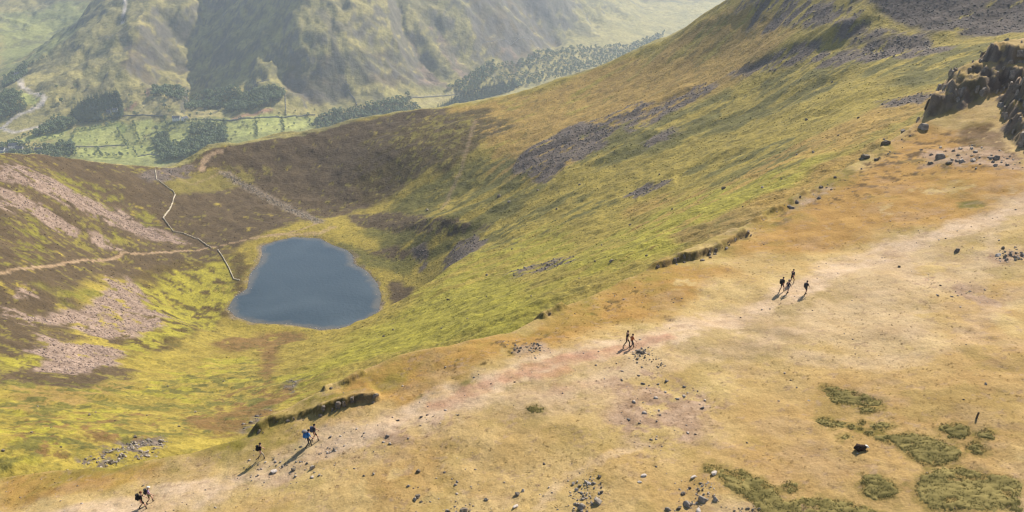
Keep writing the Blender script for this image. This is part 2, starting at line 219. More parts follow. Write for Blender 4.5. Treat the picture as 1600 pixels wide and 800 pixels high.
PAINT = [
  ('F', 'orange', [(-14.2, 70.1), (-12.4, 74.2), (-6.2, 75.2), (0.0, 78.0), (5.5, 84.3), (11.5, 89.2), (16.4, 93.8), (23.3, 98.3), (24.6, 93.8), (17.8, 84.9), (11.8, 80.3), (6.3, 76.4), (1.2, 75.0), (-4.7, 70.5), (-10.3, 67.4)], 2.5, 0.8, 5, 2),
  ('F', 'orange', [(32.0, 108.2), (50.9, 127.0), (66.9, 141.2), (71.0, 136.8), (68.8, 119.7), (71.7, 118.5), (65.6, 106.9), (56.2, 103.8), (47.4, 101.3), (38.4, 97.5), (30.7, 97.2), (24.0, 98.2)], 2.5, 0.85, 5, 2),
  ('F', 'orange', [(-47.6, 67.2), (-36.5, 63.3), (-30.1, 63.3), (-27.6, 61.1), (-35.1, 60.4), (-42.9, 59.4)], 1.5, 0.7, 4, 1.5),
  ('F', 'orange', [(3.1, 59.3), (6.7, 59.8), (10.6, 57.8), (7.9, 55.6), (4.0, 56.7)], 1.5, 0.35, 3, 1),
  ('F', 'darkturf_and_shade', [(32.3, 109.4), (41.8, 118.7), (52.1, 127.8), (66.9, 141.2), (71.0, 136.8), (72.7, 125.9), (71.7, 118.5), (67.2, 116.4), (62.2, 120.7), (53.7, 117.4), (43.3, 112.6), (35.1, 107.4), (26.3, 101.2)], 1.5, 0.3, 1.6, 0.8),
  ('F', 'darkturf_and_shade', [(-13.5, 69.4), (-9.8, 73.8), (-2.5, 75.4), (5.4, 82.6), (14.5, 90.9), (14.7, 86.9), (6.4, 77.8), (-2.4, 70.9), (-9.2, 68.2)], 1.2, 0.14, 1.4, 0.8),
  ('F', 'stony', [(39.4, 116.6), (46.3, 121.6), (46.5, 119.4), (37.2, 111.9)], 0.6, 0.6, 1.5, 0.6),
  ('F', 'darkturf_and_shade', [(71.2, 139.5), (76.5, 136.8), (73.1, 125.7), (70.6, 118.9), (68.2, 122.1), (68.5, 130.9)], 1.0, 0.75, 1.2, 0.8),  # shade of the crag gully, painted into the ground colour
  ('F', 'olive', [(-50.5, 72.2), (-28.9, 66.4), (-23.5, 67.3), (-23.3, 63.5), (-27.6, 62.5), (-34.7, 63.1), (-46.8, 65.8)], 1.5, 0.6, 4, 1.5),
  ('F', 'olive', [(-23.3, 66.5), (-12.4, 69.7), (-11.2, 65.6), (-16.7, 64.3), (-20.5, 63.5)], 1, 0.35, 3, 1),
  ('F', 'pale', [(25.8, 81.2), (36.6, 92.1), (47.2, 97.0), (66.9, 109.2), (55.6, 87.4), (43.0, 81.8), (41.5, 71.7), (29.5, 70.8), (20.8, 71.4), (11.3, 67.2), (2.7, 63.9), (-5.3, 61.1), (-10.6, 61.0), (-5.5, 64.8), (5.9, 71.2), (15.8, 76.9)], 3, 0.75, 6, 4),
  ('F', 'straw', [(-5.8, 68.9), (5.4, 63.6), (10.1, 57.8), (7.5, 51.9), (-4.7, 52.3), (-11.9, 55.6), (-8.5, 61.6)], 3, 0.6, 6, 3),
  ('F', 'ochre', [(26.6, 71.0), (35.2, 67.8), (47.0, 71.0), (35.7, 49.2), (9.1, 50.4), (10.6, 54.6), (17.7, 58.2), (20.9, 64.6)], 3, 0.85, 5, 4),
  ('F', 'ochre', [(44.1, 79.9), (54.1, 84.5), (43.6, 64.6), (40.4, 69.4)], 2, 0.7, 4, 3),
  ('F', 'ochre', [(-9.5, 60.9), (-5.3, 61.1), (-1.0, 57.2), (-1.9, 52.0), (-9.5, 52.2), (-12.8, 54.9)], 2, 0.6, 4, 3),
  ('F', 'stony', [(-20.2, 62.5), (-15.3, 62.9), (-8.8, 64.3), (-2.2, 64.4), (-8.5, 60.7), (-13.2, 57.4), (-18.3, 56.8), (-21.4, 56.7)], 1.5, 0.5, 3, 2),
  ('F', 'stony', [(44.4, 90.1), (50.6, 88.5), (49.4, 80.5), (42.3, 80.3)], 1.5, 0.35, 3, 2),
  ('F', 'stony', [(53.8, 92.2), (58.4, 92.9), (56.0, 88.2), (53.9, 89.5)], 0.8, 0.7, 2, 1),
  ('F', 'stony', [(62.8, 130.7), (70.0, 130.1), (73.0, 122.9), (70.7, 116.5), (64.4, 121.6), (59.8, 123.6)], 1, 0.6, 2, 1),
  ('F', 'stony', [(9.0, 72.1), (14.1, 70.5), (15.8, 66.9), (10.9, 64.2), (6.8, 67.6)], 1.5, 0.4, 3, 2),
  ('F', 'stony', [(0.0, 75.2), (3.1, 75.5), (3.7, 73.8), (0.3, 72.8)], 0.5, 0.9, 2, 0.5),
  ('F', 'stony', [(11.5, 68.3), (18.0, 66.8), (15.4, 59.2), (9.9, 56.2), (8.5, 61.5)], 1.5, 0.4, 3, 2),
  ('F', 'mosspatch', [(57.9, 109.2), (62.1, 108.6), (60.2, 105.6), (57.5, 106.6)], 0.5, 0.7, 2, 0.5),
  ('F', 'mosspatch', [(-9.2, 67.4), (-7.5, 68.2), (-6.3, 67.4), (-7.9, 66.1)], 0.5, 0.6, 1, 0.5),
  ('F', 'mosspatch', [(-5.8, 68.4), (-3.5, 69.6), (-3.7, 67.6), (-5.1, 66.7)], 0.5, 0.6, 1, 0.5),
  ('F', 'rock', [(65.8, 139.6), (74.0, 151.6), (80.9, 160.3), (81.8, 156.1), (87.2, 151.8), (77.4, 130.4), (78.7, 138.6), (72.0, 139.0)], 0.8, 0.65, 2, 0.5),
  ('F', 'rock', [(75.5, 134.5), (78.2, 132.1), (71.7, 118.5), (71.3, 122.1)], 0.8, 0.7, 2, 0.5),
  ('F', 'peat', [(-22.7, 64.6), (-21.3, 66.7), (-18.4, 66.5), (-15.7, 66.8), (-13.0, 67.5), (-13.1, 69.4), (-16.0, 69.0), (-18.7, 68.4), (-20.4, 68.0), (-22.8, 66.0)], 0.25, 0.85, 1, 0.2),
  ('F', 'peat', [(16.6, 94.9), (23.5, 99.2), (26.5, 102.3), (26.2, 104.7), (20.6, 100.6), (17.7, 97.4)], 0.3, 0.75, 1, 0.2),
  ('F', 'peat', [(3.3, 82.0), (5.9, 84.6), (5.6, 86.0), (3.4, 83.2)], 0.2, 0.9, 1, 0.2),
  ('M', 'limedull', [(-165.1, 401.9), (-113.2, 391.0), (-56.8, 345.7), (-12.3, 383.7), (29.3, 371.4), (44.7, 256.2), (3.9, 238.7), (-34.1, 255.7), (-53.3, 264.7), (-73.6, 201.1), (-108.3, 152.7), (-165.2, 245.4), (-144.2, 262.9)], 14, 0.75, 25, 8),
  ('M', 'olivegold', [(0.0, 797.5), (57.5, 792.5), (110.9, 772.3), (158.1, 745.5), (191.6, 682.6), (188.3, 600.9), (150.2, 590.4), (88.1, 593.4), (26.1, 574.2), (-9.4, 617.5), (-31.1, 691.5), (-59.2, 804.6)], 14, 0.75, 25, 10),
  ('M', 'olivegold', [(59.3, 426.6), (103.1, 388.7), (142.9, 385.2), (176.9, 390.2), (218.0, 378.4), (180.5, 307.7), (136.2, 304.6), (95.3, 276.2), (51.1, 258.9)], 12, 0.6, 22, 10),
  ('M', 'greendark', [(-92.6, 672.1), (-40.4, 667.6), (0.0, 667.4), (25.7, 562.5), (8.1, 526.0), (-24.9, 530.1), (-67.8, 536.3), (-91.9, 554.8), (-115.9, 621.3)], 12, 0.55, 14, 8),
  ('M', 'greendark', [(29.3, 654.7), (90.2, 609.7), (137.2, 586.5), (195.0, 543.7), (213.1, 478.6), (170.2, 465.7), (118.9, 498.4), (64.3, 532.1), (34.2, 563.5)], 10, 0.5, 12, 8),
  ('M', 'greendark', [(91.1, 462.1), (127.3, 425.7), (142.6, 362.5), (109.9, 303.0), (90.7, 339.8)], 8, 0.4, 9, 6),
  ('M', 'greendark', [(-25.6, 549.7), (39.3, 513.7), (56.0, 454.5), (6.7, 427.9), (-28.7, 453.2)], 8, 0.4, 9, 6),
  ('M', 'greendark', [(200.9, 518.0), (248.0, 435.4), (225.0, 391.5), (184.2, 388.8), (185.1, 454.7)], 8, 0.5, 10, 6),
  ('M', 'limebright', [(-50.8, 391.6), (-12.0, 375.9), (14.8, 308.4), (10.2, 252.5), (0.0, 241.7), (-20.6, 249.0), (-45.1, 270.6), (-64.2, 272.9), (-82.1, 296.9), (-74.4, 377.2)], 10, 0.84, 10, 8),
  ('M', 'limebright', [(14.0, 351.0), (45.1, 384.8), (74.5, 372.0), (96.1, 332.6), (110.8, 312.3), (97.5, 290.6), (73.2, 286.8), (45.2, 259.1), (21.1, 263.8)], 10, 0.55, 8, 8),
  ('M', 'limebright', [(-54.9, 457.8), (-14.6, 463.1), (21.8, 467.3), (31.6, 402.4), (0.0, 360.0), (-33.6, 344.7)], 10, 0.5, 8, 8),
  ('M', 'limebright', [(-12.4, 250.8), (0.0, 251.3), (7.1, 247.4), (0.0, 241.7), (-8.0, 244.0)], 3, 0.9, 10, 4),
  ('M', 'heather', [(-366.0, 570.9), (-356.2, 644.3), (-309.8, 736.5), (-283.0, 753.6), (-272.6, 776.3), (-237.8, 799.1), (-170.2, 822.0), (-97.0, 823.7), (-59.6, 811.9), (-29.9, 733.7), (-51.9, 689.3), (-92.6, 672.1), (-121.3, 654.5), (-148.6, 638.3), (-161.7, 630.2), (-179.3, 604.0), (-193.5, 556.8), (-194.1, 530.9), (-219.5, 511.4), (-223.8, 458.5), (-206.5, 380.2), (-194.5, 319.9), (-169.3, 294.8), (-143.0, 283.3), (-144.3, 251.0), (-164.3, 231.8)], 9, 0.86, 13, 5),
  ('M', 'heatherolive', [(-139.9, 782.1), (-69.6, 785.0), (-23.1, 784.4), (0.0, 710.9), (-30.7, 680.2), (-82.1, 672.9), (-112.4, 663.5), (-129.3, 708.7)], 9, 0.55, 11, 6),
  ('M', 'heather', [(-130.0, 645.8), (-99.1, 641.6), (-66.0, 608.9), (-58.9, 573.9), (-114.8, 614.7)], 4, 0.85, 9, 3),
  ('M', 'heather', [(-81.8, 520.3), (-72.1, 517.1), (-63.3, 501.3), (-54.9, 414.3), (-62.3, 427.9)], 2.5, 0.95, 9, 3),
  ('M', 'heather', [(-108.0, 572.8), (-89.9, 574.0), (-69.0, 548.9), (-76.8, 540.6), (-94.8, 543.7)], 4, 0.55, 7, 3),
  ('M', 'heather', [(-74.3, 598.2), (-16.8, 538.4), (-12.2, 521.0), (-66.6, 569.3)], 3, 0.55, 6, 3),
  ('M', 'heather', [(-170.3, 292.2), (-151.3, 301.4), (-140.8, 286.2), (-145.5, 257.1), (-153.7, 246.2), (-159.7, 236.6), (-175.2, 262.1)], 3, 0.8, 7, 3),
  ('M', 'heather', [(-194.9, 360.8), (-161.1, 360.1), (-158.8, 347.8), (-186.6, 338.2)], 3, 0.7, 6, 2),
  ('M', 'heather', [(-210.8, 315.6), (-199.1, 324.1), (-184.8, 339.7), (-179.8, 319.8), (-185.8, 304.1), (-177.8, 281.4), (-186.3, 273.8)], 3, 0.8, 6, 3),
  ('M', 'lawn', [(-280.7, 676.2), (-272.8, 719.3), (-249.6, 732.2), (-222.9, 723.8), (-240.8, 691.6), (-256.0, 667.7), (-267.8, 659.8)], 5, 0.85, 12, 4),
  ('M', 'lawn', [(-261.7, 736.3), (-213.9, 744.4), (-204.3, 726.2), (-230.2, 720.1), (-251.0, 727.3)], 4, 0.45, 8, 4),
  ('M', 'limemoor', [(-319.0, 588.8), (-304.4, 614.8), (-266.3, 615.6), (-256.2, 599.2), (-268.9, 576.6), (-292.3, 576.7), (-297.2, 548.7)], 6, 0.42, 5, 3),
  ('M', 'limemoor', [(-262.6, 511.8), (-255.0, 545.0), (-244.9, 514.9), (-251.3, 491.9)], 5, 0.4, 5, 3),
  ('M', 'limemoor', [(-265.9, 433.0), (-269.7, 469.6), (-247.6, 436.1), (-234.7, 388.5), (-237.8, 374.6), (-251.1, 409.5)], 5, 0.38, 5, 3),
  ('M', 'heatherolive', [(-228.6, 477.8), (-213.5, 539.7), (-188.5, 570.0), (-170.7, 528.5), (-171.9, 481.9), (-153.6, 396.5), (-161.6, 347.8), (-162.7, 315.1), (-188.5, 398.2)], 8, 0.7, 10, 6),
  ('M', 'limebright', [(-221.8, 470.0), (-209.5, 528.0), (-193.5, 556.8), (-175.5, 516.2), (-173.4, 480.6), (-158.7, 411.0), (-167.2, 361.1), (-161.6, 318.2), (-187.1, 402.2)], 8, 0.52, 6, 4),
  ('M', 'limemoor', [(-217.2, 374.7), (-221.6, 432.1), (-204.7, 388.4), (-207.0, 358.5)], 5, 0.55, 7, 4),
  ('M', 'limebright', [(-179.8, 270.0), (-174.0, 282.5), (-167.8, 267.3), (-172.8, 258.1)], 3, 0.6, 6, 3),
  ('M', 'limebright', [(-159.7, 236.6), (-138.7, 252.0), (-138.7, 332.0), (-127.4, 384.6), (-94.1, 294.3), (-102.1, 238.5), (-101.4, 179.1), (-108.3, 152.7), (-127.0, 184.2)], 9, 0.32, 9, 5),
  ('M', 'limebright', [(-90.9, 292.1), (-72.9, 312.7), (-57.1, 261.2), (-70.0, 233.9), (-77.0, 236.6)], 5, 0.4, 8, 5),
  ('M', 'limebright', [(-110.9, 157.8), (-105.3, 162.1), (-102.4, 158.8), (-108.3, 152.7)], 3, 0.8, 6, 3),
  ('M', 'tanM', [(-160.8, 238.3), (-147.0, 248.4), (-137.7, 271.9), (-126.1, 231.1), (-130.5, 206.2), (-137.8, 201.2)], 6, 0.6, 10, 5),
  ('M', 'tanM', [(55.9, 286.6), (68.3, 284.0), (77.4, 286.5), (82.8, 267.6), (79.0, 260.5), (62.9, 258.7), (53.8, 262.9)], 4, 0.85, 10, 5),
  ('M', 'brownM', [(-148.8, 382.7), (-147.7, 450.6), (-119.1, 453.6), (-101.1, 409.7), (-116.9, 392.5), (-133.1, 363.7)], 4, 0.75, 8, 5),
  ('M', 'brownM', [(-124.3, 384.8), (-116.9, 392.5), (-96.3, 310.6), (-89.8, 279.9), (-98.7, 297.1)], 3, 0.8, 6, 3),
  ('M', 'brownM', [(-86.9, 278.2), (-76.7, 275.7), (-71.3, 246.5), (-77.0, 236.6), (-81.4, 204.0), (-86.7, 213.7), (-81.5, 238.2)], 3, 0.5, 6, 3),
  ('M', 'scree', [(-317.5, 525.9), (-318.1, 553.5), (-301.2, 571.3), (-281.5, 587.8), (-249.3, 580.4), (-240.4, 552.3), (-253.8, 533.1), (-270.8, 515.6), (-290.8, 507.9), (-300.0, 492.8)], 6, 0.56, 6, 2.5),
  ('M', 'scree', [(-293.9, 480.8), (-284.0, 493.3), (-268.1, 493.5), (-253.8, 506.6), (-244.3, 508.7), (-250.4, 489.6), (-262.6, 473.9), (-273.9, 465.9), (-277.2, 449.3)], 6, 0.58, 6, 2.5),
  ('M', 'scree', [(-283.5, 592.9), (-247.8, 588.1), (-225.9, 576.0), (-236.5, 558.1), (-268.9, 576.6)], 3, 0.6, 6, 2.5),
  ('M', 'scree', [(-205.3, 333.2), (-204.7, 370.5), (-210.0, 413.2), (-224.7, 442.3), (-228.6, 477.8), (-208.6, 454.5), (-196.3, 413.2), (-186.0, 431.3), (-174.4, 378.4), (-182.1, 344.9), (-197.2, 343.8)], 6, 0.64, 6, 2.5),
  ('M', 'scree', [(-179.5, 285.2), (-188.2, 314.9), (-181.1, 312.8), (-181.0, 337.4), (-166.0, 331.6), (-156.1, 298.8), (-153.3, 272.4), (-163.3, 263.1), (-169.7, 282.6)], 4, 0.78, 7, 2),
  ('M', 'scree', [(-215.9, 332.9), (-207.3, 339.3), (-198.6, 341.7), (-198.0, 317.7), (-207.4, 317.7)], 3, 0.5, 6, 2.5),
  ('M', 'scree', [(-222.8, 355.3), (-220.1, 370.0), (-215.8, 358.6), (-217.9, 348.0)], 2, 0.5, 4, 2),
  ('M', 'screegrey', [(-299.7, 676.2), (-297.6, 709.0), (-276.9, 732.3), (-270.6, 720.7), (-276.5, 685.0), (-288.2, 658.1)], 3, 0.6, 6, 3),
  ('M', 'screegrey', [(-0.9, 607.0), (7.2, 635.3), (21.7, 646.3), (49.1, 661.6), (74.4, 606.5), (56.7, 581.3), (34.7, 573.1), (21.5, 564.5)], 8, 0.62, 6, 3),
  ('M', 'screegrey', [(28.5, 634.9), (63.2, 657.1), (96.1, 654.3), (101.5, 626.9), (67.5, 603.9), (45.0, 600.7)], 6, 0.5, 5, 3),
  ('M', 'screegrey', [(72.5, 609.5), (120.4, 633.3), (139.5, 629.5), (137.2, 603.1), (104.8, 591.3), (79.9, 579.6)], 6, 0.55, 5, 3),
  ('M', 'screegrey', [(82.4, 549.9), (103.3, 555.7), (103.8, 535.5), (84.1, 533.3)], 3, 0.7, 6, 3),
  ('M', 'screegrey', [(151.9, 617.4), (187.0, 581.0), (200.7, 528.0), (228.0, 516.5), (227.2, 497.2), (196.7, 495.8), (176.6, 556.0), (152.7, 583.5)], 7, 0.5, 9, 4),
  ('M', 'screedark', [(230.9, 629.5), (323.0, 521.5), (266.2, 416.5), (244.3, 463.4), (238.0, 507.2), (228.4, 537.0), (222.5, 574.6)], 12, 0.76, 10, 5),
  ('M', 'screegrey', [(177.8, 747.3), (205.3, 668.7), (219.7, 590.7), (223.9, 524.0), (206.1, 533.6), (192.7, 588.2), (180.4, 670.7)], 8, 0.45, 9, 4),
  ('M', 'screegrey', [(208.1, 529.2), (233.9, 505.3), (225.0, 455.3), (209.9, 470.7), (200.4, 496.8)], 5, 0.6, 8, 3),
  ('M', 'screegrey', [(169.5, 405.5), (176.9, 384.2), (177.5, 362.4), (164.4, 349.4), (161.1, 377.4)], 3, 0.6, 5, 3),
  ('M', 'screegrey', [(-67.2, 552.1), (-58.5, 553.6), (-53.5, 529.1), (-60.0, 522.1)], 3, 0.75, 5, 2),
  ('M', 'screegrey', [(-45.3, 521.0), (-35.5, 531.3), (-24.9, 530.1), (-15.5, 494.0), (-23.7, 461.9), (-36.5, 459.5)], 3, 0.75, 5, 2),
  ('M', 'screegrey', [(-3.1, 391.9), (15.3, 385.9), (29.7, 375.8), (26.7, 321.5), (11.3, 353.9), (0.0, 360.0)], 3, 0.4, 4, 2),
  ('M', 'screegrey', [(61.8, 459.9), (71.2, 465.8), (85.2, 447.4), (84.2, 432.6), (67.1, 436.4)], 3, 0.55, 5, 2),
  ('M', 'screegrey', [(-98.0, 163.4), (-96.3, 184.4), (-92.7, 196.0), (-86.6, 187.0), (-87.9, 175.1), (-92.6, 163.4)], 3, 0.42, 3, 2),
  ('M', 'screegrey', [(-80.1, 210.4), (-78.4, 228.3), (-77.0, 236.6), (-72.2, 227.1), (-75.2, 206.4)], 2, 0.6, 4, 2),
  ('M', 'screegrey', [(-86.1, 288.5), (-76.7, 280.5), (-74.0, 256.7), (-80.3, 263.1)], 2, 0.55, 4, 2),
  ('M', 'greendark', [(-129.7, 586.9), (-108.2, 573.9), (-82.5, 551.2), (-63.5, 536.0), (-66.8, 526.5), (-89.6, 537.6), (-105.3, 543.8), (-109.2, 557.2), (-119.4, 572.7)], 4, 0.8, 6, 4),
  ('M', 'brownM', [(-137.8, 201.2), (-115.5, 207.0), (-106.4, 249.6), (-89.8, 279.9), (-72.3, 234.8), (-84.9, 194.9), (-100.5, 163.1), (-110.3, 156.7)], 8, 0.3, 5, 4),
  ('M', 'greendark', [(-159.7, 236.6), (-137.7, 271.9), (-119.8, 359.7), (-78.1, 272.3), (-82.9, 203.2), (-100.5, 163.1), (-108.3, 152.7)], 8, 0.28, 5, 4),
  ('M', 'brownM', [(-93.0, 215.8), (-84.9, 248.9), (-81.0, 274.4), (-72.6, 259.7), (-77.1, 224.0), (-80.9, 197.5)], 4, 0.55, 5, 3),
  ('V', 'field', [(-1140.7, 2059.7), (-1100.0, 2143.1), (-1000.0, 2196.3), (-775.5, 2187.7), (-639.2, 2162.4), (-507.4, 2231.9), (-487.9, 2175.9), (-604.7, 2024.8), (-676.9, 1958.9), (-812.0, 1918.5), (-1042.2, 1976.0)], 12, 1, 60, 12),
  ('V', 'fieldgreen', [(-1095.6, 2171.1), (-1000.0, 2196.3), (-966.2, 2169.9), (-967.8, 2130.2), (-1066.3, 2119.0)], 5, 0.8, 30, 5),
  ('V', 'fieldgreen', [(-833.3, 2040.5), (-710.3, 2073.1), (-669.7, 1985.9), (-734.4, 1951.7), (-812.3, 1960.1)], 5, 0.9, 30, 5),
  ('V', 'fieldrough', [(-801.9, 2165.0), (-713.6, 2153.0), (-687.2, 2058.3), (-727.1, 2025.3), (-785.8, 2092.1)], 6, 0.8, 16, 5),
  ('V', 'fieldrough', [(-947.1, 2152.6), (-903.8, 2177.5), (-876.4, 2115.0), (-909.2, 2091.0)], 5, 0.6, 12, 5),
  ('V', 'fieldyellow', [(-1099.8, 2150.3), (-1005.9, 2190.3), (-932.7, 2078.3), (-1065.2, 2068.6)], 6, 0.9, 40, 6),
  ('V', 'fieldyellow', [(-1058.3, 2052.8), (-867.3, 2070.6), (-829.3, 1986.2), (-999.7, 1980.2)], 6, 0.9, 40, 6),
  ('V', 'fieldyellow', [(-967.3, 2201.0), (-917.5, 2209.3), (-878.8, 2122.2), (-915.7, 2091.7)], 6, 0.7, 30, 6),
  ('V', 'fieldyellow', [(-715.2, 2146.7), (-509.4, 2225.1), (-496.1, 2186.1), (-641.2, 2048.6), (-689.7, 2066.9)], 6, 0.8, 40, 6),
  ('V', 'fieldyellow', [(-848.2, 2116.7), (-769.9, 2168.0), (-717.1, 2153.7), (-718.7, 2102.1), (-813.0, 2049.5)], 6, 0.7, 30, 6),
  ('V', 'fieldyellow', [(-1212.4, 2080.6), (-1192.7, 2137.7), (-1111.5, 2170.7), (-1104.6, 2116.8), (-1152.4, 2084.6)], 6, 0.8, 30, 6),
  ('V', 'fieldyellow', [(-1310.1, 2294.0), (-1294.6, 2336.9), (-1238.4, 2295.3), (-1248.2, 2269.8)], 6, 0.8, 30, 6),
  ('V', 'fieldyellow', [(-784.5, 2283.1), (-668.1, 2294.9), (-680.2, 2312.2), (-643.0, 2336.6), (-608.1, 2327.6), (-704.4, 2306.4)], 6, 0.6, 30, 6),
  ('V', 'field', [(-2027.8, 3601.2), (-1810.8, 3696.3), (-1672.2, 3620.2), (-1318.3, 2750.8), (-1427.7, 2682.2), (-1507.5, 2671.2), (-1557.2, 2686.3)], 20, 0.8, 120, 20),
  ('V', 'fieldtan', [(-947.9, 2315.2), (-784.5, 2283.1), (-734.5, 2188.3), (-882.7, 2214.0), (-987.6, 2231.4)], 10, 0.6, 30, 10),
  ('V', 'fieldtan', [(-281.4, 2398.5), (-159.6, 2576.1), (-140.7, 2567.4), (-247.9, 2411.6)], 8, 0.6, 30, 8),
  ('V', 'fieldtan', [(-40.6, 2826.1), (20.8, 2904.2), (52.0, 2889.8), (-20.2, 2792.8)], 8, 0.7, 40, 8),
  ('V', 'soil', [(-980.4, 2321.6), (-969.5, 2362.4), (-958.9, 2350.5), (-959.7, 2309.9)], 5, 0.7, 20, 5),
  ('V', 'soil', [(-710.4, 2177.4), (-604.4, 2221.0), (-607.8, 2199.3), (-686.1, 2158.4)], 5, 0.7, 20, 5),
  ('V', 'soil', [(-1014.1, 2260.4), (-974.6, 2293.1), (-972.0, 2259.2), (-997.9, 2237.4)], 5, 0.4, 20, 5),
  ('V', 'moorbrown', [(-1115.9, 2590.6), (-962.8, 2666.7), (-904.3, 2430.3), (-983.5, 2374.2), (-1079.9, 2403.7)], 25, 0.4, 50, 15),
  ('V', 'moorbrown', [(-619.2, 2394.7), (-490.7, 2450.9), (-437.5, 2353.8), (-503.4, 2288.5), (-568.2, 2285.8)], 18, 0.6, 40, 12),
  ('V', 'moorbrown', [(-427.3, 2485.8), (-300.9, 2633.7), (-257.3, 2532.7), (-334.6, 2415.8), (-400.2, 2394.0)], 18, 0.5, 40, 12),
  ('V', 'moorbrown', [(-214.1, 3111.1), (97.7, 3548.4), (182.2, 3198.2), (0.0, 2809.9), (-121.1, 2833.8)], 25, 0.55, 50, 15),
  ('V', 'screepale', [(-301.8, 2645.4), (-276.8, 2680.8), (-187.8, 2586.1), (-222.2, 2546.2), (-251.4, 2578.0)], 7, 0.8, 30, 5),
  ('V', 'screepale', [(-286.1, 2559.0), (-243.6, 2597.5), (-221.7, 2538.2), (-272.9, 2503.1)], 7, 0.7, 30, 5),
  ('V', 'screepale', [(-265.9, 2798.3), (-238.5, 2824.1), (-126.2, 2688.4), (-148.9, 2633.5), (-213.1, 2713.6)], 7, 0.6, 30, 5),
  ('V', 'screepale', [(-41.3, 2888.9), (0.0, 2963.4), (31.3, 2913.9), (-20.4, 2836.2)], 7, 0.5, 30, 5),
]
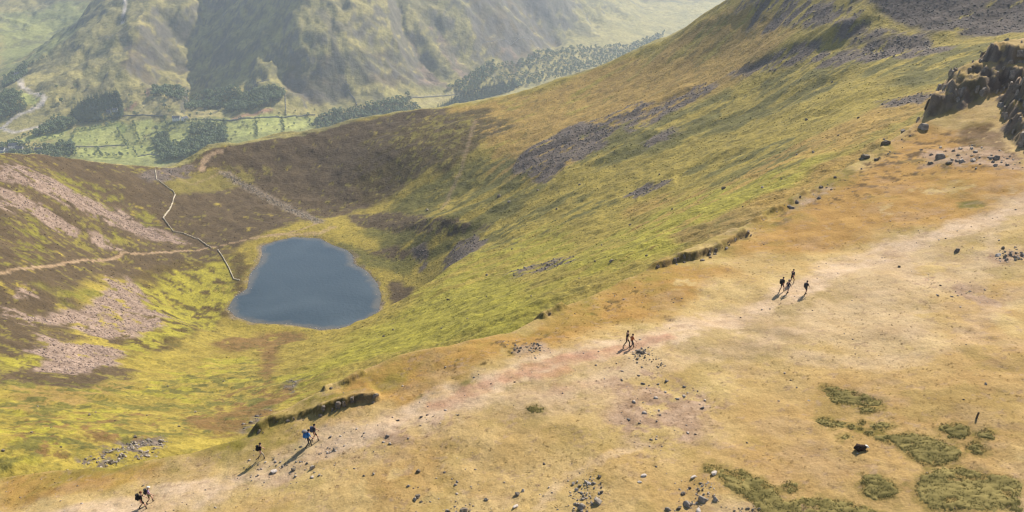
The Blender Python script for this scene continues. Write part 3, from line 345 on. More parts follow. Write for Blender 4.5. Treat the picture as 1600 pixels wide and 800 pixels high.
LINES = [
  ('F', 'path', [(-35.5, 55.6), (-31.6, 56.3), (-28.2, 56.9), (-24.3, 57.8), (-21.0, 59.4), (-17.1, 61.2), (-13.1, 62.9), (-8.9, 64.5), (-4.5, 67.0), (0.0, 69.9), (3.0, 71.8), (6.1, 73.1), (11.1, 74.3), (15.8, 76.8), (21.6, 80.2), (27.1, 83.5), (32.3, 87.5), (38.3, 92.8), (43.8, 96.0), (49.9, 98.2), (57.3, 101.1), (64.9, 105.5), (77.8, 114.0)], 1.9, 'footpath', 0.88),
  ('F', 'redsoil', [(-6.7, 65.5), (-3.4, 67.4), (0.0, 69.7), (2.4, 71.2), (4.8, 72.3), (8.5, 73.1), (12.3, 74.6), (15.1, 76.4)], 0.85, None, 0.62),
  ('F', 'redsoil', [(2.6, 69.2), (4.1, 69.6), (5.0, 70.3)], 0.8, None, 0.5),
  ('F', 'redsoil', [(4.5, 66.8), (7.4, 67.6)], 0.9, None, 0.4),
  ('F', 'path', [(1.9, 51.6), (3.1, 53.3), (4.9, 55.4), (8.0, 57.0), (10.7, 58.6)], 0.45, None, 0.45),
  ('F', 'path', [(15.0, 50.0), (17.8, 50.6)], 0.5, None, 0.3),
  ('F', 'path', [(27.2, 71.0), (34.6, 69.0), (41.8, 72.3), (48.7, 79.1), (53.3, 83.0)], 1.2, None, 0.35),
  ('F', 'path', [(-13.0, 62.4), (-5.5, 64.8), (3.4, 65.8), (11.7, 70.0), (21.2, 73.3), (28.2, 76.4)], 1.0, None, 0.3),
  ('M', 'pathM', [(-234.7, 341.5), (-231.9, 363.4), (-233.5, 396.7), (-240.5, 446.2), (-241.6, 501.5), (-229.5, 539.4), (-213.3, 571.3), (-185.9, 593.6), (-168.8, 600.2), (-156.5, 607.8), (-145.9, 625.2)], 0.85, 'footpath', 0.9),
  ('M', 'pathM', [(-185.5, 592.2), (-168.5, 598.6), (-141.8, 600.9), (-133.8, 613.1)], 2.6, 'footpath', 0.6),
  ('M', 'pathgrey', [(-248.5, 727.9), (-233.6, 716.9), (-215.2, 703.4), (-194.4, 683.1), (-174.5, 664.5), (-160.7, 648.1), (-145.9, 625.2)], 4.6, 'footpath', 0.85),
  ('M', 'pathM', [(-267.5, 727.9), (-269.3, 741.9), (-268.4, 750.7), (-259.9, 760.8)], 2.2, 'footpath', 0.9),
  ('M', 'pathM', [(-32.3, 752.8), (-34.6, 713.8), (-39.2, 665.2), (-46.3, 637.0), (-51.2, 602.9)], 1.6, None, 0.45),
  ('M', 'pathM', [(-292.5, 702.0), (-263.9, 691.8), (-251.6, 729.5)], 1.2, None, 0.35),
  ('M', 'turfline', [(-115.4, 617.9), (-72.8, 583.9), (-43.1, 552.4)], 1.2, None, 0.5),
  ('V', 'screepale', [(-190.6, 2568.2), (-240.3, 2602.8), (-281.3, 2666.5), (-308.4, 2730.6)], 10, None, 0.75),
  ('V', 'screepale', [(-119.0, 2643.0), (-163.1, 2702.5), (-216.5, 2775.0)], 8, None, 0.6),
  ('V', 'cragV', [(-430.3, 2335.6), (-476.7, 2431.1), (-503.3, 2512.2)], 9, None, 0.6),
  ('V', 'cragV', [(-576.5, 2287.2), (-559.4, 2332.4), (-509.2, 2328.7), (-474.9, 2319.9)], 14, None, 0.6),
  ('V', 'cragV', [(-542.6, 2584.3), (-501.3, 2536.1), (-434.4, 2549.3)], 16, None, 0.6),
  ('V', 'cragV', [(-360.2, 2500.3), (-293.5, 2538.8), (-257.3, 2532.7)], 14, None, 0.5),
  ('V', 'cragV', [(-83.0, 2932.7), (-20.8, 2910.0), (0.0, 2869.5)], 16, None, 0.5),
  ('V', 'cragV', [(-1210.0, 2659.2), (-1138.9, 2629.7), (-1095.5, 2556.9)], 14, None, 0.5),
  ('V', 'cragV', [(-1080.6, 2741.6), (-1001.6, 2669.6), (-963.7, 2602.8)], 16, None, 0.5),
  ('V', 'road', [(-1306.9, 2142.4), (-1281.3, 2169.1), (-1272.4, 2214.5), (-1244.6, 2239.5), (-1228.7, 2269.9), (-1226.1, 2296.8), (-1236.4, 2306.9), (-1281.2, 2338.8), (-1336.2, 2397.4), (-1413.0, 2531.4), (-1435.5, 2594.6)], 6.0, 'road', 1),
  ('V', 'road', [(-1281.3, 2169.1), (-1258.9, 2149.6), (-1234.0, 2141.1), (-1213.3, 2154.9), (-1185.8, 2175.9)], 5.5, 'road', 1),
  ('V', 'road', [(-1217.6, 2888.6), (-1189.4, 2796.4), (-1171.0, 2719.6)], 5.5, 'road', 1),
  ('V', 'road', [(-1119.9, 1984.7), (-1096.9, 2030.5), (-1086.6, 2058.0)], 2.5, 'road', 0.8),
  ('V', 'track', [(-1066.4, 2064.4), (-1006.4, 2068.1), (-939.2, 2074.9)], 2.6, 'footpath', 0.9),
  ('V', 'track', [(-275.9, 2434.2), (-202.5, 2519.9), (-150.4, 2577.5)], 2.0, 'footpath', 0.8),
  ('V', 'track', [(-1334.6, 2380.0), (-1258.3, 2303.7), (-1233.7, 2291.4)], 2.0, None, 0.6),
  ('V', 'track', [(-81.4, 2853.1), (-20.8, 2922.2), (88.9, 3141.0)], 2.0, None, 0.3),
]
MATS = [
  ([(26.94, 66.21), (27.68, 66.24), (28.33, 65.7), (29.4, 65.22), (30.32, 64.37), (31.25, 63.35), (30.98, 62.64), (29.92, 62.73), (29.07, 63.15), (28.23, 63.03), (27.45, 63.08), (27.1, 63.85), (27.27, 64.99)], 'ragged dark green bilberry mat nearest the group of four walkers'),
  ([(28.99, 62.9), (30.07, 62.6), (30.5, 61.89), (29.69, 61.56), (28.9, 61.83)], 'small green bilberry mat touching the lower right end of the ragged mat'),
  ([(25.02, 61.43), (25.95, 61.55), (26.74, 60.98), (27.45, 60.77), (26.78, 59.96), (25.97, 59.84), (25.13, 60.22), (24.86, 60.92)], 'narrow green mat left of the chain of small round tufts'),
  ([(27.84, 59.87), (27.64, 59.63), (27.39, 59.49), (27.21, 59.55), (27.11, 59.78), (27.18, 60.05), (27.41, 60.21), (27.67, 60.31), (27.76, 60.1)], 'small round green tuft at the left end of the chain of tufts'),
  ([(28.83, 60.45), (28.69, 60.19), (28.4, 60.03), (28.1, 60.11), (28.04, 60.35), (28.19, 60.64), (28.41, 60.83), (28.72, 60.93), (28.93, 60.7)], 'upper small green tuft in the middle of the chain of tufts'),
  ([(28.3, 59.57), (28.15, 59.39), (28.03, 59.37), (27.89, 59.33), (27.83, 59.52), (27.9, 59.7), (28.05, 59.79), (28.21, 59.87), (28.28, 59.73)], 'tiniest green tuft in the middle of the chain of tufts'),
  ([(30.61, 59.53), (30.18, 59.2), (29.61, 58.85), (29.2, 59.13), (28.84, 59.38), (29.01, 59.83), (29.62, 60.23), (30.1, 60.16), (30.49, 59.99)], 'largest green tuft at the right end of the chain of tufts'),
  ([(28.76, 58.86), (28.55, 58.64), (28.32, 58.47), (28.13, 58.59), (28.0, 58.75), (28.12, 59.01), (28.4, 59.27), (28.58, 59.2), (28.77, 59.15)], 'small green tuft below the right end of the chain of tufts'),
  ([(26.78, 58.42), (26.61, 58.19), (26.43, 58.17), (26.15, 58.14), (26.05, 58.36), (26.18, 58.57), (26.39, 58.7), (26.63, 58.76), (26.82, 58.62)], 'thin green tuft left of and above the dark sheep'),
  ([(34.17, 59.47), (35.46, 59.59), (36.24, 58.81), (36.0, 57.89), (35.19, 57.33), (34.31, 57.86), (33.92, 58.68)], 'oval green mat left of the wooden post'),
  ([(36.34, 58.02), (37.41, 58.5), (37.8, 57.75), (37.44, 57.01), (36.62, 56.83), (36.15, 57.41)], 'round green mat right below the wooden post'),
  ([(35.01, 56.74), (35.84, 57.13), (36.47, 56.33), (36.13, 55.62), (35.32, 55.24), (34.77, 56.01)], 'round green mat below the two mats beside the post'),
  ([(28.83, 58.21), (30.43, 58.44), (31.77, 58.51), (33.16, 57.78), (34.27, 56.94), (34.28, 55.74), (33.72, 54.91), (32.43, 54.41), (30.94, 54.26), (30.38, 55.09), (30.26, 56.13), (29.83, 56.91), (28.84, 57.74)], 'broad green mat with a thin tail towards the dark sheep'),
  ([(29.91, 53.08), (31.53, 53.98), (33.37, 54.13), (35.04, 53.15), (36.87, 52.63), (36.75, 51.71), (35.35, 49.26), (29.43, 49.49), (28.96, 50.78), (29.13, 51.82)], 'largest pale green mat in the lower right corner'),
  ([(25.86, 53.58), (27.14, 53.67), (27.99, 52.67), (28.11, 51.86), (27.55, 51.09), (26.1, 50.88), (25.37, 51.69)], 'heart shaped green mat alone below the dark sheep'),
  ([(14.66, 55.36), (15.74, 55.31), (16.51, 54.68), (17.44, 54.79), (18.44, 53.74), (19.45, 52.86), (19.53, 51.25), (21.31, 51.44), (23.16, 51.3), (24.64, 50.62), (25.99, 49.69), (26.15, 49.23), (17.71, 49.53), (17.22, 50.95), (15.87, 52.61), (15.29, 54.03), (14.46, 54.36)], 'long dark green mat beside the boulders along the bottom edge'),
  ([(20.04, 53.39), (20.71, 53.56), (21.13, 53.07), (20.84, 52.18), (20.07, 51.94), (19.8, 52.71)], 'green tuft on the upper side of the long dark mat'),
  ([(2.83, 63.59), (2.56, 63.21), (2.11, 63.16), (1.7, 63.14), (1.33, 63.57), (1.26, 63.98), (1.65, 64.15), (2.15, 64.33), (2.49, 63.95)], 'small lone green tuft on the tan grass below the red soil path'),
]
PEOPLE = [
  ((29.11, 86.02), 0.922, 1, 1.8, 'black', 'darkgrey', 'skin', 'brown', 'black', 'person in dark clothes with a large black backpack, leftmost of four walkers', None),
  ((29.57, 85.48), 0.922, -1, 1.66, 'navy', 'grey', 'skin', 'brown', None, 'person in grey shorts with bare legs, in the middle front of the four walkers', None),
  ((30.81, 88.1), 0.922, 1, 1.78, 'darkgrey', 'black', 'skin', 'black', None, 'person in a long dark top walking farthest back of the four', None),
  ((31.32, 84.93), 0.922, -1, 1.72, 'black', 'darkgrey', 'skin', 'black', 'darkgrey', 'person in dark shorts, rightmost of the four walkers', None),
  ((11.02, 74.45), 1.302, 1, 1.8, 'black', 'black', 'black', 'brown', None, 'person all in black striding on the reddish path', None),
  ((11.47, 74.14), 1.302, -1, 1.62, 'rust', 'darkgrey', 'darkgrey', 'brown', None, 'person in a rust orange jacket beside the one in black', None),
  ((-21.12, 61.27), 1.091, 1, 1.72, 'black', 'khaki', 'khaki', 'darkbrown', 'black', 'lone person in a black top and pale trousers walking last of three', None),
  ((-17.19, 61.9), 1.091, -1, 1.8, 'blue', 'darkgrey', 'darkgrey', 'black', None, 'person in a blue jacket bent under a child carrier', None),
  ((-16.79, 62.66), 1.091, 1, 1.76, 'darkgrey', 'black', 'skin', 'black', 'greyblue', 'person in black shorts with bare legs ahead of the blue jacket', None),
  ((-29.18, 55.92), 1.21, 1, 1.78, 'black', 'black', 'skin', 'auburn', 'black', 'person in dark clothes with reddish hair near the bottom edge', None),
  ((-28.95, 56.76), 1.21, -1, 1.66, 'lilac', 'olive', 'skin', 'white', 'darkgrey', 'person in a white cap and lilac shirt near the bottom edge', 'cap'),
]
BOULDERS = [
  ((-3.51, 51.65), 1.07, 'd', 'big dark boulder at the bottom edge, right of bottom centre left'),
  ((-7.39, 56.78), 0.46, 'd', 'flat grey stone on tan grass above the trio of dark stones'),
  ((-7.13, 53.68), 0.6, 'd', 'largest of the trio of dark stones'),
  ((-7.3, 53.41), 0.4, 'g', 'left stone of the trio of dark stones'),
  ((-6.8, 53.2), 0.35, 'd', 'right stone of the trio of dark stones'),
  ((-7.9, 54.91), 0.35, 'g', 'small stone between the flat grey stone and the trio'),
  ((-1.95, 52.83), 0.39, 'p', 'small pale topped stone above the big dark boulder'),
  ((0.43, 53.09), 0.54, 'd', 'dark stone of the pair left of the pale track'),
  ((0.81, 53.49), 0.4, 'p', 'pale stone of the pair left of the pale track'),
  ((0.23, 51.75), 0.68, 'w', 'flat whitish slab below the pair of stones'),
  ((-10.86, 56.63), 0.36, 'g', 'small grey stone in the short grass below the path'),
  ((-14.76, 60.95), 0.44, 'd', 'dark stone on the stony ground right of the child carrier'),
  ((-19.41, 58.87), 0.82, 'w', 'long pale slab below the lone person'),
  ((-20.57, 60.66), 0.33, 'w', 'whitish stone at the feet of the lone person'),
  ((-16.11, 58.56), 0.64, 'g', 'grey slab at the end of the long shadow'),
  ((-17.74, 58.78), 0.49, 'd', 'dark flat stone left of the grey slab'),
  ((-16.76, 59.39), 0.38, 'd', 'dark stone just above the grey slab'),
  ((51.67, 94.26), 0.92, 'd', 'dark boulder alone on the pale ground at right'),
  ((43.91, 91.51), 0.48, 'd', 'dark stone left below the lone dark boulder'),
  ((56.44, 93.53), 0.59, 'd', 'dark stone above the flat slabs at the right edge'),
  ((55.2, 92.01), 0.83, 'w', 'pale flat slab at the right edge'),
  ((55.65, 91.37), 0.58, 'd', 'dark stone beside the pale flat slab'),
  ((9.88, 54.25), 0.61, 'w', 'pale stone on the grass between the two boulder piles'),
  ((9.54, 53.52), 0.35, 'w', 'small pale stone below the pale stone between the piles'),
  ((13.54, 53.8), 0.56, 'w', 'pale slab above the right boulder pile'),
  ((15.12, 54.09), 0.71, 'w', 'white slab at the tip of the long dark mat'),
  ((14.63, 51.28), 0.64, 'g', 'round grey boulder at the right end of the right pile'),
  ((13.68, 51.33), 0.99, 'g', 'largest boulder of the right pile'),
  ((12.49, 50.84), 0.68, 'g', 'left boulder of the right pile'),
  ((13.04, 52.65), 0.4, 'd', 'dark stone at the top of the right pile'),
  ((12.47, 52.03), 0.45, 'd', 'leaning dark stone on the left of the right pile'),
  ((11.86, 50.39), 0.49, 'd', 'dark boulder at the bottom edge below the right pile'),
  ((11.12, 50.3), 0.44, 'g', 'grey boulder at the bottom edge left of the dark one'),
  ((13.25, 50.32), 0.54, 'w', 'pale boulder at the bottom edge under the right pile'),
  ((6.33, 51.72), 0.88, 'g', 'largest boulder of the left pile'),
  ((6.61, 52.7), 0.44, 'd', 'dark boulder at the right side of the left pile'),
  ((6.62, 54.33), 0.5, 'd', 'dark boulder at the top of the left pile'),
  ((4.95, 51.2), 0.68, 'g', 'rounded boulder low in the left pile'),
  ((5.07, 53.63), 0.4, 'd', 'dark stone at the upper left of the left pile'),
  ((5.8, 53.72), 0.4, 'w', 'pale stone near the top of the left pile'),
  ((4.42, 50.82), 0.39, 'd', 'dark stone at the foot of the left pile'),
  ((26.6, 56.16), 0.27, 'w', 'small white stone left of the dark sheep'),
  ((25.36, 64.13), 0.29, 'w', 'small white stone above the bilberry mats'),
  ((40.43, 64.77), 0.38, 'g', 'small grey stone above the wooden post'),
  ((24.9, 66.26), 0.24, 'd', 'tiny dark stone on the pale grass'),
  ((69.63, 122.32), 0.96, 'g', 'grey boulder on the stony slope below the crag'),
  ((65.46, 119.33), 0.62, 'g', 'grey stone left of the grey boulder below the crag'),
  ((63.83, 140.27), 1.04, 'd', 'dark rock at the ridge edge left of the crag'),
  ((59.51, 136.17), 1.56, 'd', 'dark rock at the ridge edge, second left of the crag'),
  ((54.04, 130.53), 1.39, 'd', 'dark rock at the ridge edge, third left of the crag'),
  ((66.71, 139.92), 1.74, 'd', 'dark block at the left foot of the crag'),
  ((63.48, 125.74), 1.49, 'd', 'dark rock step on the slope below the crag'),
]
CLUSTERS = [
  ('small angular stone in the left boulder pile at the bottom', 'stones of the left pile', [((5.83, 51.61), 0.3), ((5.4, 50.89), 0.27), ((5.61, 53.56), 0.26), ((5.95, 54.48), 0.19), ((4.96, 51.02), 0.29), ((4.71, 51.49), 0.17), ((6.02, 54.01), 0.15), ((6.62, 53.63), 0.19), ((4.97, 50.86), 0.25), ((6.14, 53.69), 0.34), ((6.64, 53.27), 0.22), ((4.89, 54.03), 0.16), ((5.1, 52.2), 0.15), ((6.1, 53.16), 0.21), ((6.39, 52.58), 0.21), ((5.5, 51.78), 0.16), ((5.26, 52.28), 0.15), ((4.59, 53.91), 0.34), ((4.81, 51.64), 0.33), ((5.25, 52.49), 0.3), ((4.59, 51.68), 0.3), ((5.19, 52.16), 0.33), ((5.1, 50.98), 0.25), ((5.21, 53.31), 0.18), ((4.67, 54.03), 0.29), ((4.4, 50.81), 0.25), ((5.46, 53.61), 0.27), ((6.42, 52.67), 0.23), ((4.43, 51.07), 0.15), ((5.49, 51.27), 0.17), ((5.84, 51.44), 0.17), ((5.56, 53.96), 0.32), ((5.12, 52.78), 0.34), ((5.5, 52.62), 0.29), ((5.62, 53.38), 0.23), ((4.78, 53.11), 0.34)]),
  ('small angular stone in the right boulder pile at the bottom', 'stones of the right pile', [((13.49, 52.06), 0.16), ((12.69, 51.01), 0.27), ((12.92, 50.99), 0.26), ((13.86, 51.23), 0.26), ((12.96, 51.18), 0.19), ((13.26, 51.01), 0.25), ((12.68, 50.61), 0.24), ((13.66, 52.27), 0.25), ((13.18, 50.9), 0.24), ((14.28, 51.99), 0.25), ((12.87, 50.85), 0.27), ((13.65, 52.48), 0.28), ((14.59, 51.65), 0.25), ((12.43, 51.03), 0.23), ((13.9, 51.83), 0.24), ((14.08, 51.29), 0.25), ((12.31, 52.57), 0.22), ((13.95, 52.33), 0.25), ((13.99, 52.78), 0.22), ((12.52, 52.16), 0.18)]),
  ('thin pale stone above the largest boulder of the right pile', 'pale stones above the right pile', [((14.34, 53.01), 0.17), ((14.51, 53.17), 0.19), ((14.13, 52.98), 0.13), ((14.75, 52.99), 0.13), ((14.44, 53.05), 0.17), ((14.79, 52.47), 0.16), ((14.67, 52.68), 0.15), ((13.93, 52.78), 0.17)]),
  ('stone around the big dark boulder at the bottom edge', 'stones at the big dark boulder', [((-1.55, 51.25), 0.31), ((-3.83, 51.56), 0.19), ((-4.76, 51.95), 0.32), ((-4.63, 51.88), 0.37), ((-3.75, 51.94), 0.24), ((-4.05, 51.52), 0.27), ((-1.54, 51.3), 0.31), ((-4.17, 51.53), 0.29), ((-3.61, 52.02), 0.39)]),
  ('stone of the rubble below the long dark mat', 'rubble at the bottom edge', [((16.84, 50.42), 0.22), ((15.79, 50.24), 0.21), ((16.23, 50.12), 0.27), ((16.15, 50.02), 0.26), ((16.18, 50.47), 0.17), ((17.12, 50.28), 0.24), ((17.07, 50.1), 0.17), ((17.56, 50.38), 0.23), ((16.42, 50.44), 0.23), ((16.75, 50.38), 0.26)]),
  ('dark stone of the rubble patch above the red path', 'rubble above the red path', [((0.84, 74.5), 0.36), ((2.63, 74.04), 0.19), ((2.33, 74.39), 0.29), ((2.12, 73.87), 0.27), ((2.71, 74.46), 0.26), ((2.56, 75.0), 0.24), ((2.51, 75.36), 0.35), ((2.1, 74.41), 0.24), ((0.53, 74.47), 0.29), ((1.54, 74.76), 0.22), ((0.32, 75.18), 0.34), ((2.14, 75.46), 0.35), ((0.74, 74.0), 0.36), ((2.16, 75.22), 0.24), ((1.86, 74.49), 0.22), ((1.91, 75.5), 0.21), ((0.29, 74.23), 0.32), ((1.36, 74.82), 0.3), ((2.12, 75.18), 0.31), ((1.69, 73.95), 0.23)]),
  ('dark stone heaped in the cairn by the path', 'stones of the cairn', [((12.39, 72.93), 0.48), ((12.37, 73.16), 0.32), ((12.02, 72.04), 0.3), ((12.51, 72.16), 0.27), ((12.59, 73.23), 0.29), ((12.45, 72.95), 0.52), ((12.27, 72.8), 0.49), ((11.56, 72.1), 0.26), ((11.67, 71.67), 0.45), ((11.97, 73.22), 0.55), ((12.4, 71.86), 0.29), ((12.46, 72.73), 0.32), ((12.0, 72.27), 0.35), ((12.19, 73.17), 0.5)]),
  ('stone scattered right of the cairn', 'stones beside the cairn', [((13.43, 70.29), 0.22), ((13.77, 70.86), 0.24), ((13.36, 70.43), 0.21), ((13.83, 70.93), 0.27), ((13.78, 70.65), 0.22), ((13.42, 71.74), 0.18), ((12.96, 71.2), 0.21), ((13.92, 71.6), 0.19), ((13.17, 71.63), 0.2)]),
  ('stone among the flat slabs at the right edge', 'stones at the right edge', [((55.54, 91.28), 0.26), ((57.37, 91.26), 0.57), ((56.31, 90.43), 0.41), ((57.83, 92.04), 0.48), ((55.37, 90.64), 0.49), ((55.81, 92.22), 0.26), ((56.17, 92.58), 0.39), ((57.49, 91.25), 0.36), ((56.41, 91.78), 0.5), ((57.2, 92.02), 0.33), ((56.6, 91.21), 0.58), ((56.95, 91.21), 0.27)]),
  ('stone on the worn ground around the three walkers', 'stones around the walkers', [((-18.12, 60.66), 0.19), ((-20.66, 58.72), 0.27), ((-15.44, 61.37), 0.22), ((-21.53, 61.41), 0.18), ((-19.98, 60.9), 0.24), ((-15.07, 60.69), 0.28), ((-18.75, 59.96), 0.18), ((-17.32, 57.79), 0.29), ((-15.85, 60.71), 0.17), ((-17.82, 59.93), 0.29), ((-18.82, 59.54), 0.32), ((-15.36, 60.16), 0.26), ((-16.05, 60.72), 0.19), ((-15.84, 57.92), 0.23), ((-18.51, 59.68), 0.22), ((-21.01, 59.77), 0.18)]),
  ('grey boulder of the block field on the green slope', 'boulders of the block field', [((-88.97, 178.08), 1.36), ((-88.81, 172.84), 1.1), ((-91.45, 169.04), 1.15), ((-92.49, 183.82), 1.33), ((-94.98, 169.02), 0.88), ((-92.34, 167.25), 1.36), ((-94.24, 183.39), 1.03), ((-95.95, 167.24), 1.0), ((-94.64, 175.89), 1.27), ((-96.11, 164.75), 0.97), ((-93.63, 179.62), 1.27), ((-93.05, 164.08), 1.27), ((-88.32, 180.59), 0.71), ((-94.94, 166.21), 0.9), ((-92.24, 174.07), 0.81), ((-95.03, 174.44), 1.21), ((-88.93, 175.0), 1.08), ((-90.02, 182.97), 1.15), ((-90.35, 177.74), 0.9), ((-94.48, 172.01), 1.25), ((-91.88, 183.06), 1.42), ((-94.5, 168.49), 0.72), ((-88.02, 175.85), 1.4), ((-94.5, 183.94), 1.1), ((-89.75, 187.47), 1.47), ((-93.54, 178.53), 0.69), ((-89.94, 177.23), 1.22), ((-91.92, 167.05), 0.82), ((-91.96, 185.9), 0.75), ((-95.04, 175.99), 1.09), ((-88.95, 185.99), 0.92), ((-89.45, 173.99), 1.22), ((-92.94, 166.9), 1.14), ((-89.36, 188.19), 1.25), ((-88.3, 181.01), 0.76), ((-92.23, 171.59), 1.23), ((-93.72, 178.93), 0.78), ((-92.95, 179.74), 1.21), ((-94.87, 178.46), 1.25), ((-87.95, 184.27), 0.92), ((-91.53, 171.85), 1.26), ((-94.07, 181.25), 0.95)]),
]
CORRIE_BOULDERS = [
  ((-95.4, 186.8), 1.21),
  ((-115.5, 203.7), 1.18),
  ((-111.7, 160.5), 0.99),
  ((-104.2, 169.1), 0.89),
  ((-114.0, 175.2), 0.79),
  ((-89.0, 167.6), 1.49),
  ((-116.6, 209.1), 0.9),
  ((-98.7, 232.7), 1.13),
  ((-108.8, 286.6), 1.16),
  ((-113.1, 181.6), 0.81),
  ((-76.8, 220.1), 1.05),
  ((-92.4, 205.4), 0.87),
  ((-77.2, 189.5), 0.94),
  ((29.6, 287.1), 1.2),
  ((22.7, 270.5), 1.3),
  ((34.0, 276.6), 1.49),
  ((44.5, 268.0), 1.45),
  ((84.5, 334.3), 1.98),
  ((89.5, 299.9), 1.43),
  ((115.3, 344.5), 1.85),
  ((148.0, 434.9), 2.06),
  ((133.0, 349.9), 1.68),
  ((117.9, 333.8), 1.8),
  ((130.6, 301.1), 1.29),
  ((79.4, 285.9), 1.03),
  ((26.6, 491.3), 2.28),
  ((0.0, 438.0), 1.81),
  ((-8.8, 572.2), 3.96),
  ((-2.1, 555.3), 2.89),
  ((-62.7, 614.8), 3.94),
  ((39.8, 361.7), 1.29),
  ((69.5, 360.0), 1.49),
  ((70.6, 315.3), 1.12),
  ((-29.8, 368.9), 1.57),
  ((-12.7, 398.3), 1.67),
  ((-10.1, 313.6), 0.95),
  ((6.5, 268.6), 0.98),
  ((-52.2, 344.2), 1.29),
  ((-55.0, 334.1), 1.46),
  ((-25.3, 280.2), 0.87),
  ((-15.8, 276.5), 1.02),
  ((96.8, 302.7), 1.09),
  ((56.1, 389.9), 1.61),
  ((81.8, 467.7), 1.9),
  ((149.0, 372.9), 1.35),
  ((168.3, 567.3), 2.62),
  ((179.3, 493.3), 2.03),
  ((207.5, 484.9), 1.74),
  ((16.8, 550.4), 2.22),
  ((42.0, 524.0), 1.81),
  ((-105.8, 216.1), 0.92),
  ((-130.5, 206.2), 0.76),
  ((-107.7, 201.6), 0.72),
  ((-125.1, 275.1), 1.13),
]
WALLS = [
  ([(-294.9, 699.0), (-284.9, 674.6), (-276.3, 667.2), (-267.7, 661.0), (-264.7, 656.4), (-259.2, 629.1), (-257.6, 609.8), (-243.9, 591.0), (-238.3, 592.8), (-224.4, 584.8), (-210.9, 570.8)], 'long grey drystone wall winding across the brown moor left of the tarn'),
  ([(-205.7, 568.3), (-199.5, 557.9), (-190.0, 540.1), (-181.3, 522.2), (-177.2, 520.7)], 'short drystone wall running from the moor path down to the tarn shore'),
]
FIELD_WALLS = [
  ([(-772.8, 2178.0), (-702.7, 2160.6), (-639.2, 2162.4), (-581.5, 2187.0), (-508.7, 2239.7)], 2.2, 'long dark field wall along the upper edge of the pale valley fields'),
  ([(-999.9, 2228.9), (-945.5, 2229.3), (-887.1, 2217.6)], 2.0, 'field wall beside the lone round tree in the valley'),
  ([(-1066.4, 2064.4), (-1006.4, 2068.1), (-940.7, 2078.7)], 1.6, 'pale field wall across the field nearest the valley village'),
  ([(-880.7, 2001.7), (-853.0, 2009.2), (-820.8, 1992.0)], 1.6, 'field wall just above the moor rim at the valley wood'),
  ([(-594.8, 2298.8), (-573.8, 2203.6)], 1.8, 'straight wall running up the far fell right of the round wood'),
  ([(-450.0, 2388.4), (-423.9, 2338.0), (-410.5, 2309.7)], 2.2, 'dark wall climbing the far fell behind the long valley wood'),
  ([(-703.8, 2341.8), (-644.3, 2343.2)], 1.6, 'short wall above the round wood on the far fell'),
  ([(-283.4, 2420.5), (-201.9, 2510.5), (-149.9, 2566.4)], 1.8, 'wall along the track at the foot of the pale scree gullies'),
  ([(-780.7, 2268.6), (-761.6, 2294.4)], 1.6, 'short wall between the two woods below the shaded fell'),
  ([(-81.6, 2858.6), (0.0, 2956.9), (76.7, 3085.1)], 1.8, 'wall across the pale field high on the far right fell'),
]
HEDGES = [
  [(-990.5, 2161.2), (-965.2, 2123.2), (-935.7, 2082.2)],
  [(-964.0, 2200.8), (-940.5, 2152.2), (-913.5, 2098.6)],
  [(-923.1, 2077.6), (-897.7, 2089.7), (-874.7, 2114.7)],
  [(-1067.6, 2060.2), (-1091.9, 2154.1)],
  [(-911.1, 2053.8), (-880.7, 2001.7)],
  [(-764.4, 2160.1), (-715.5, 2159.8)],
  [(-715.5, 2159.8), (-701.4, 2097.2)],
  [(-853.0, 2131.3), (-841.7, 2161.8), (-823.6, 2182.8)],
  [(-1439.8, 2599.0), (-1451.3, 2651.6), (-1416.7, 2659.2), (-1385.6, 2660.8)],
  [(-1061.9, 1986.8), (-1078.1, 2091.5)],
  [(-1152.4, 2084.6), (-1109.4, 2127.9)],
  [(-1088.7, 2154.2), (-1000.0, 2196.3)],
  [(-874.7, 2114.7), (-835.8, 2025.5)],
  [(-1006.4, 2068.1), (-964.5, 2003.1)],
  [(-887.1, 2217.6), (-853.0, 2131.3)],
  [(-823.6, 2182.8), (-754.0, 2169.5)],
  [(-727.7, 2078.9), (-690.1, 2090.5)],
  [(-639.2, 2162.4), (-607.7, 2048.7)],
  [(-581.5, 2187.0), (-556.8, 2109.9)],
  [(-525.5, 2225.6), (-500.5, 2175.5)],
  [(-1212.4, 2080.6), (-1192.7, 2137.7)],
  [(-1010.0, 1997.1), (-906.3, 2009.0)],
]
HOUSES = [
  ((-849.1, 2190.8), 18.2, 10.4, 6.9, 0.2, 'white', 'white farmhouse under trees between the valley fields, left one'),
  ((-827.3, 2189.5), 14.3, 9.1, 6.2, 0.9, 'white', 'white farmhouse under trees between the valley fields, right one'),
  ((-1189.1, 2040.3), 20.8, 11.7, 7.5, 0.3, 'white', 'white house at the top of the valley village'),
  ((-1199.2, 2009.9), 15.6, 10.4, 7.5, -0.3, 'white', 'white house at the left edge of the valley village'),
  ((-1183.9, 2006.5), 13.0, 9.1, 6.2, 0.5, 'grey', 'small grey house in the valley village between the white ones'),
  ((-1123.3, 2026.0), 16.9, 9.1, 5.0, 0.1, 'white', 'low white house right of the valley village'),
  ((-1169.3, 2028.0), 15.6, 10.4, 6.2, 0.1, 'grey', 'grey house at the right end of the valley village'),
  ((-1188.7, 1981.2), 14.3, 10.4, 6.2, 0.2, 'white', 'lowest white house of the valley village at the moor rim'),
  ((-1447.7, 2593.9), 20.8, 10.4, 6.2, 0.4, 'white', 'small white house at the bend of the valley road'),
  ((-1029.0, 2255.3), 11.7, 7.8, 5.0, 0.2, 'white', 'small white cottage in front of the dark conifer wood'),
  ((-1041.8, 2244.5), 10.4, 7.8, 5.0, 0.1, 'grey', 'small grey shed beside the dark conifer wood'),
]
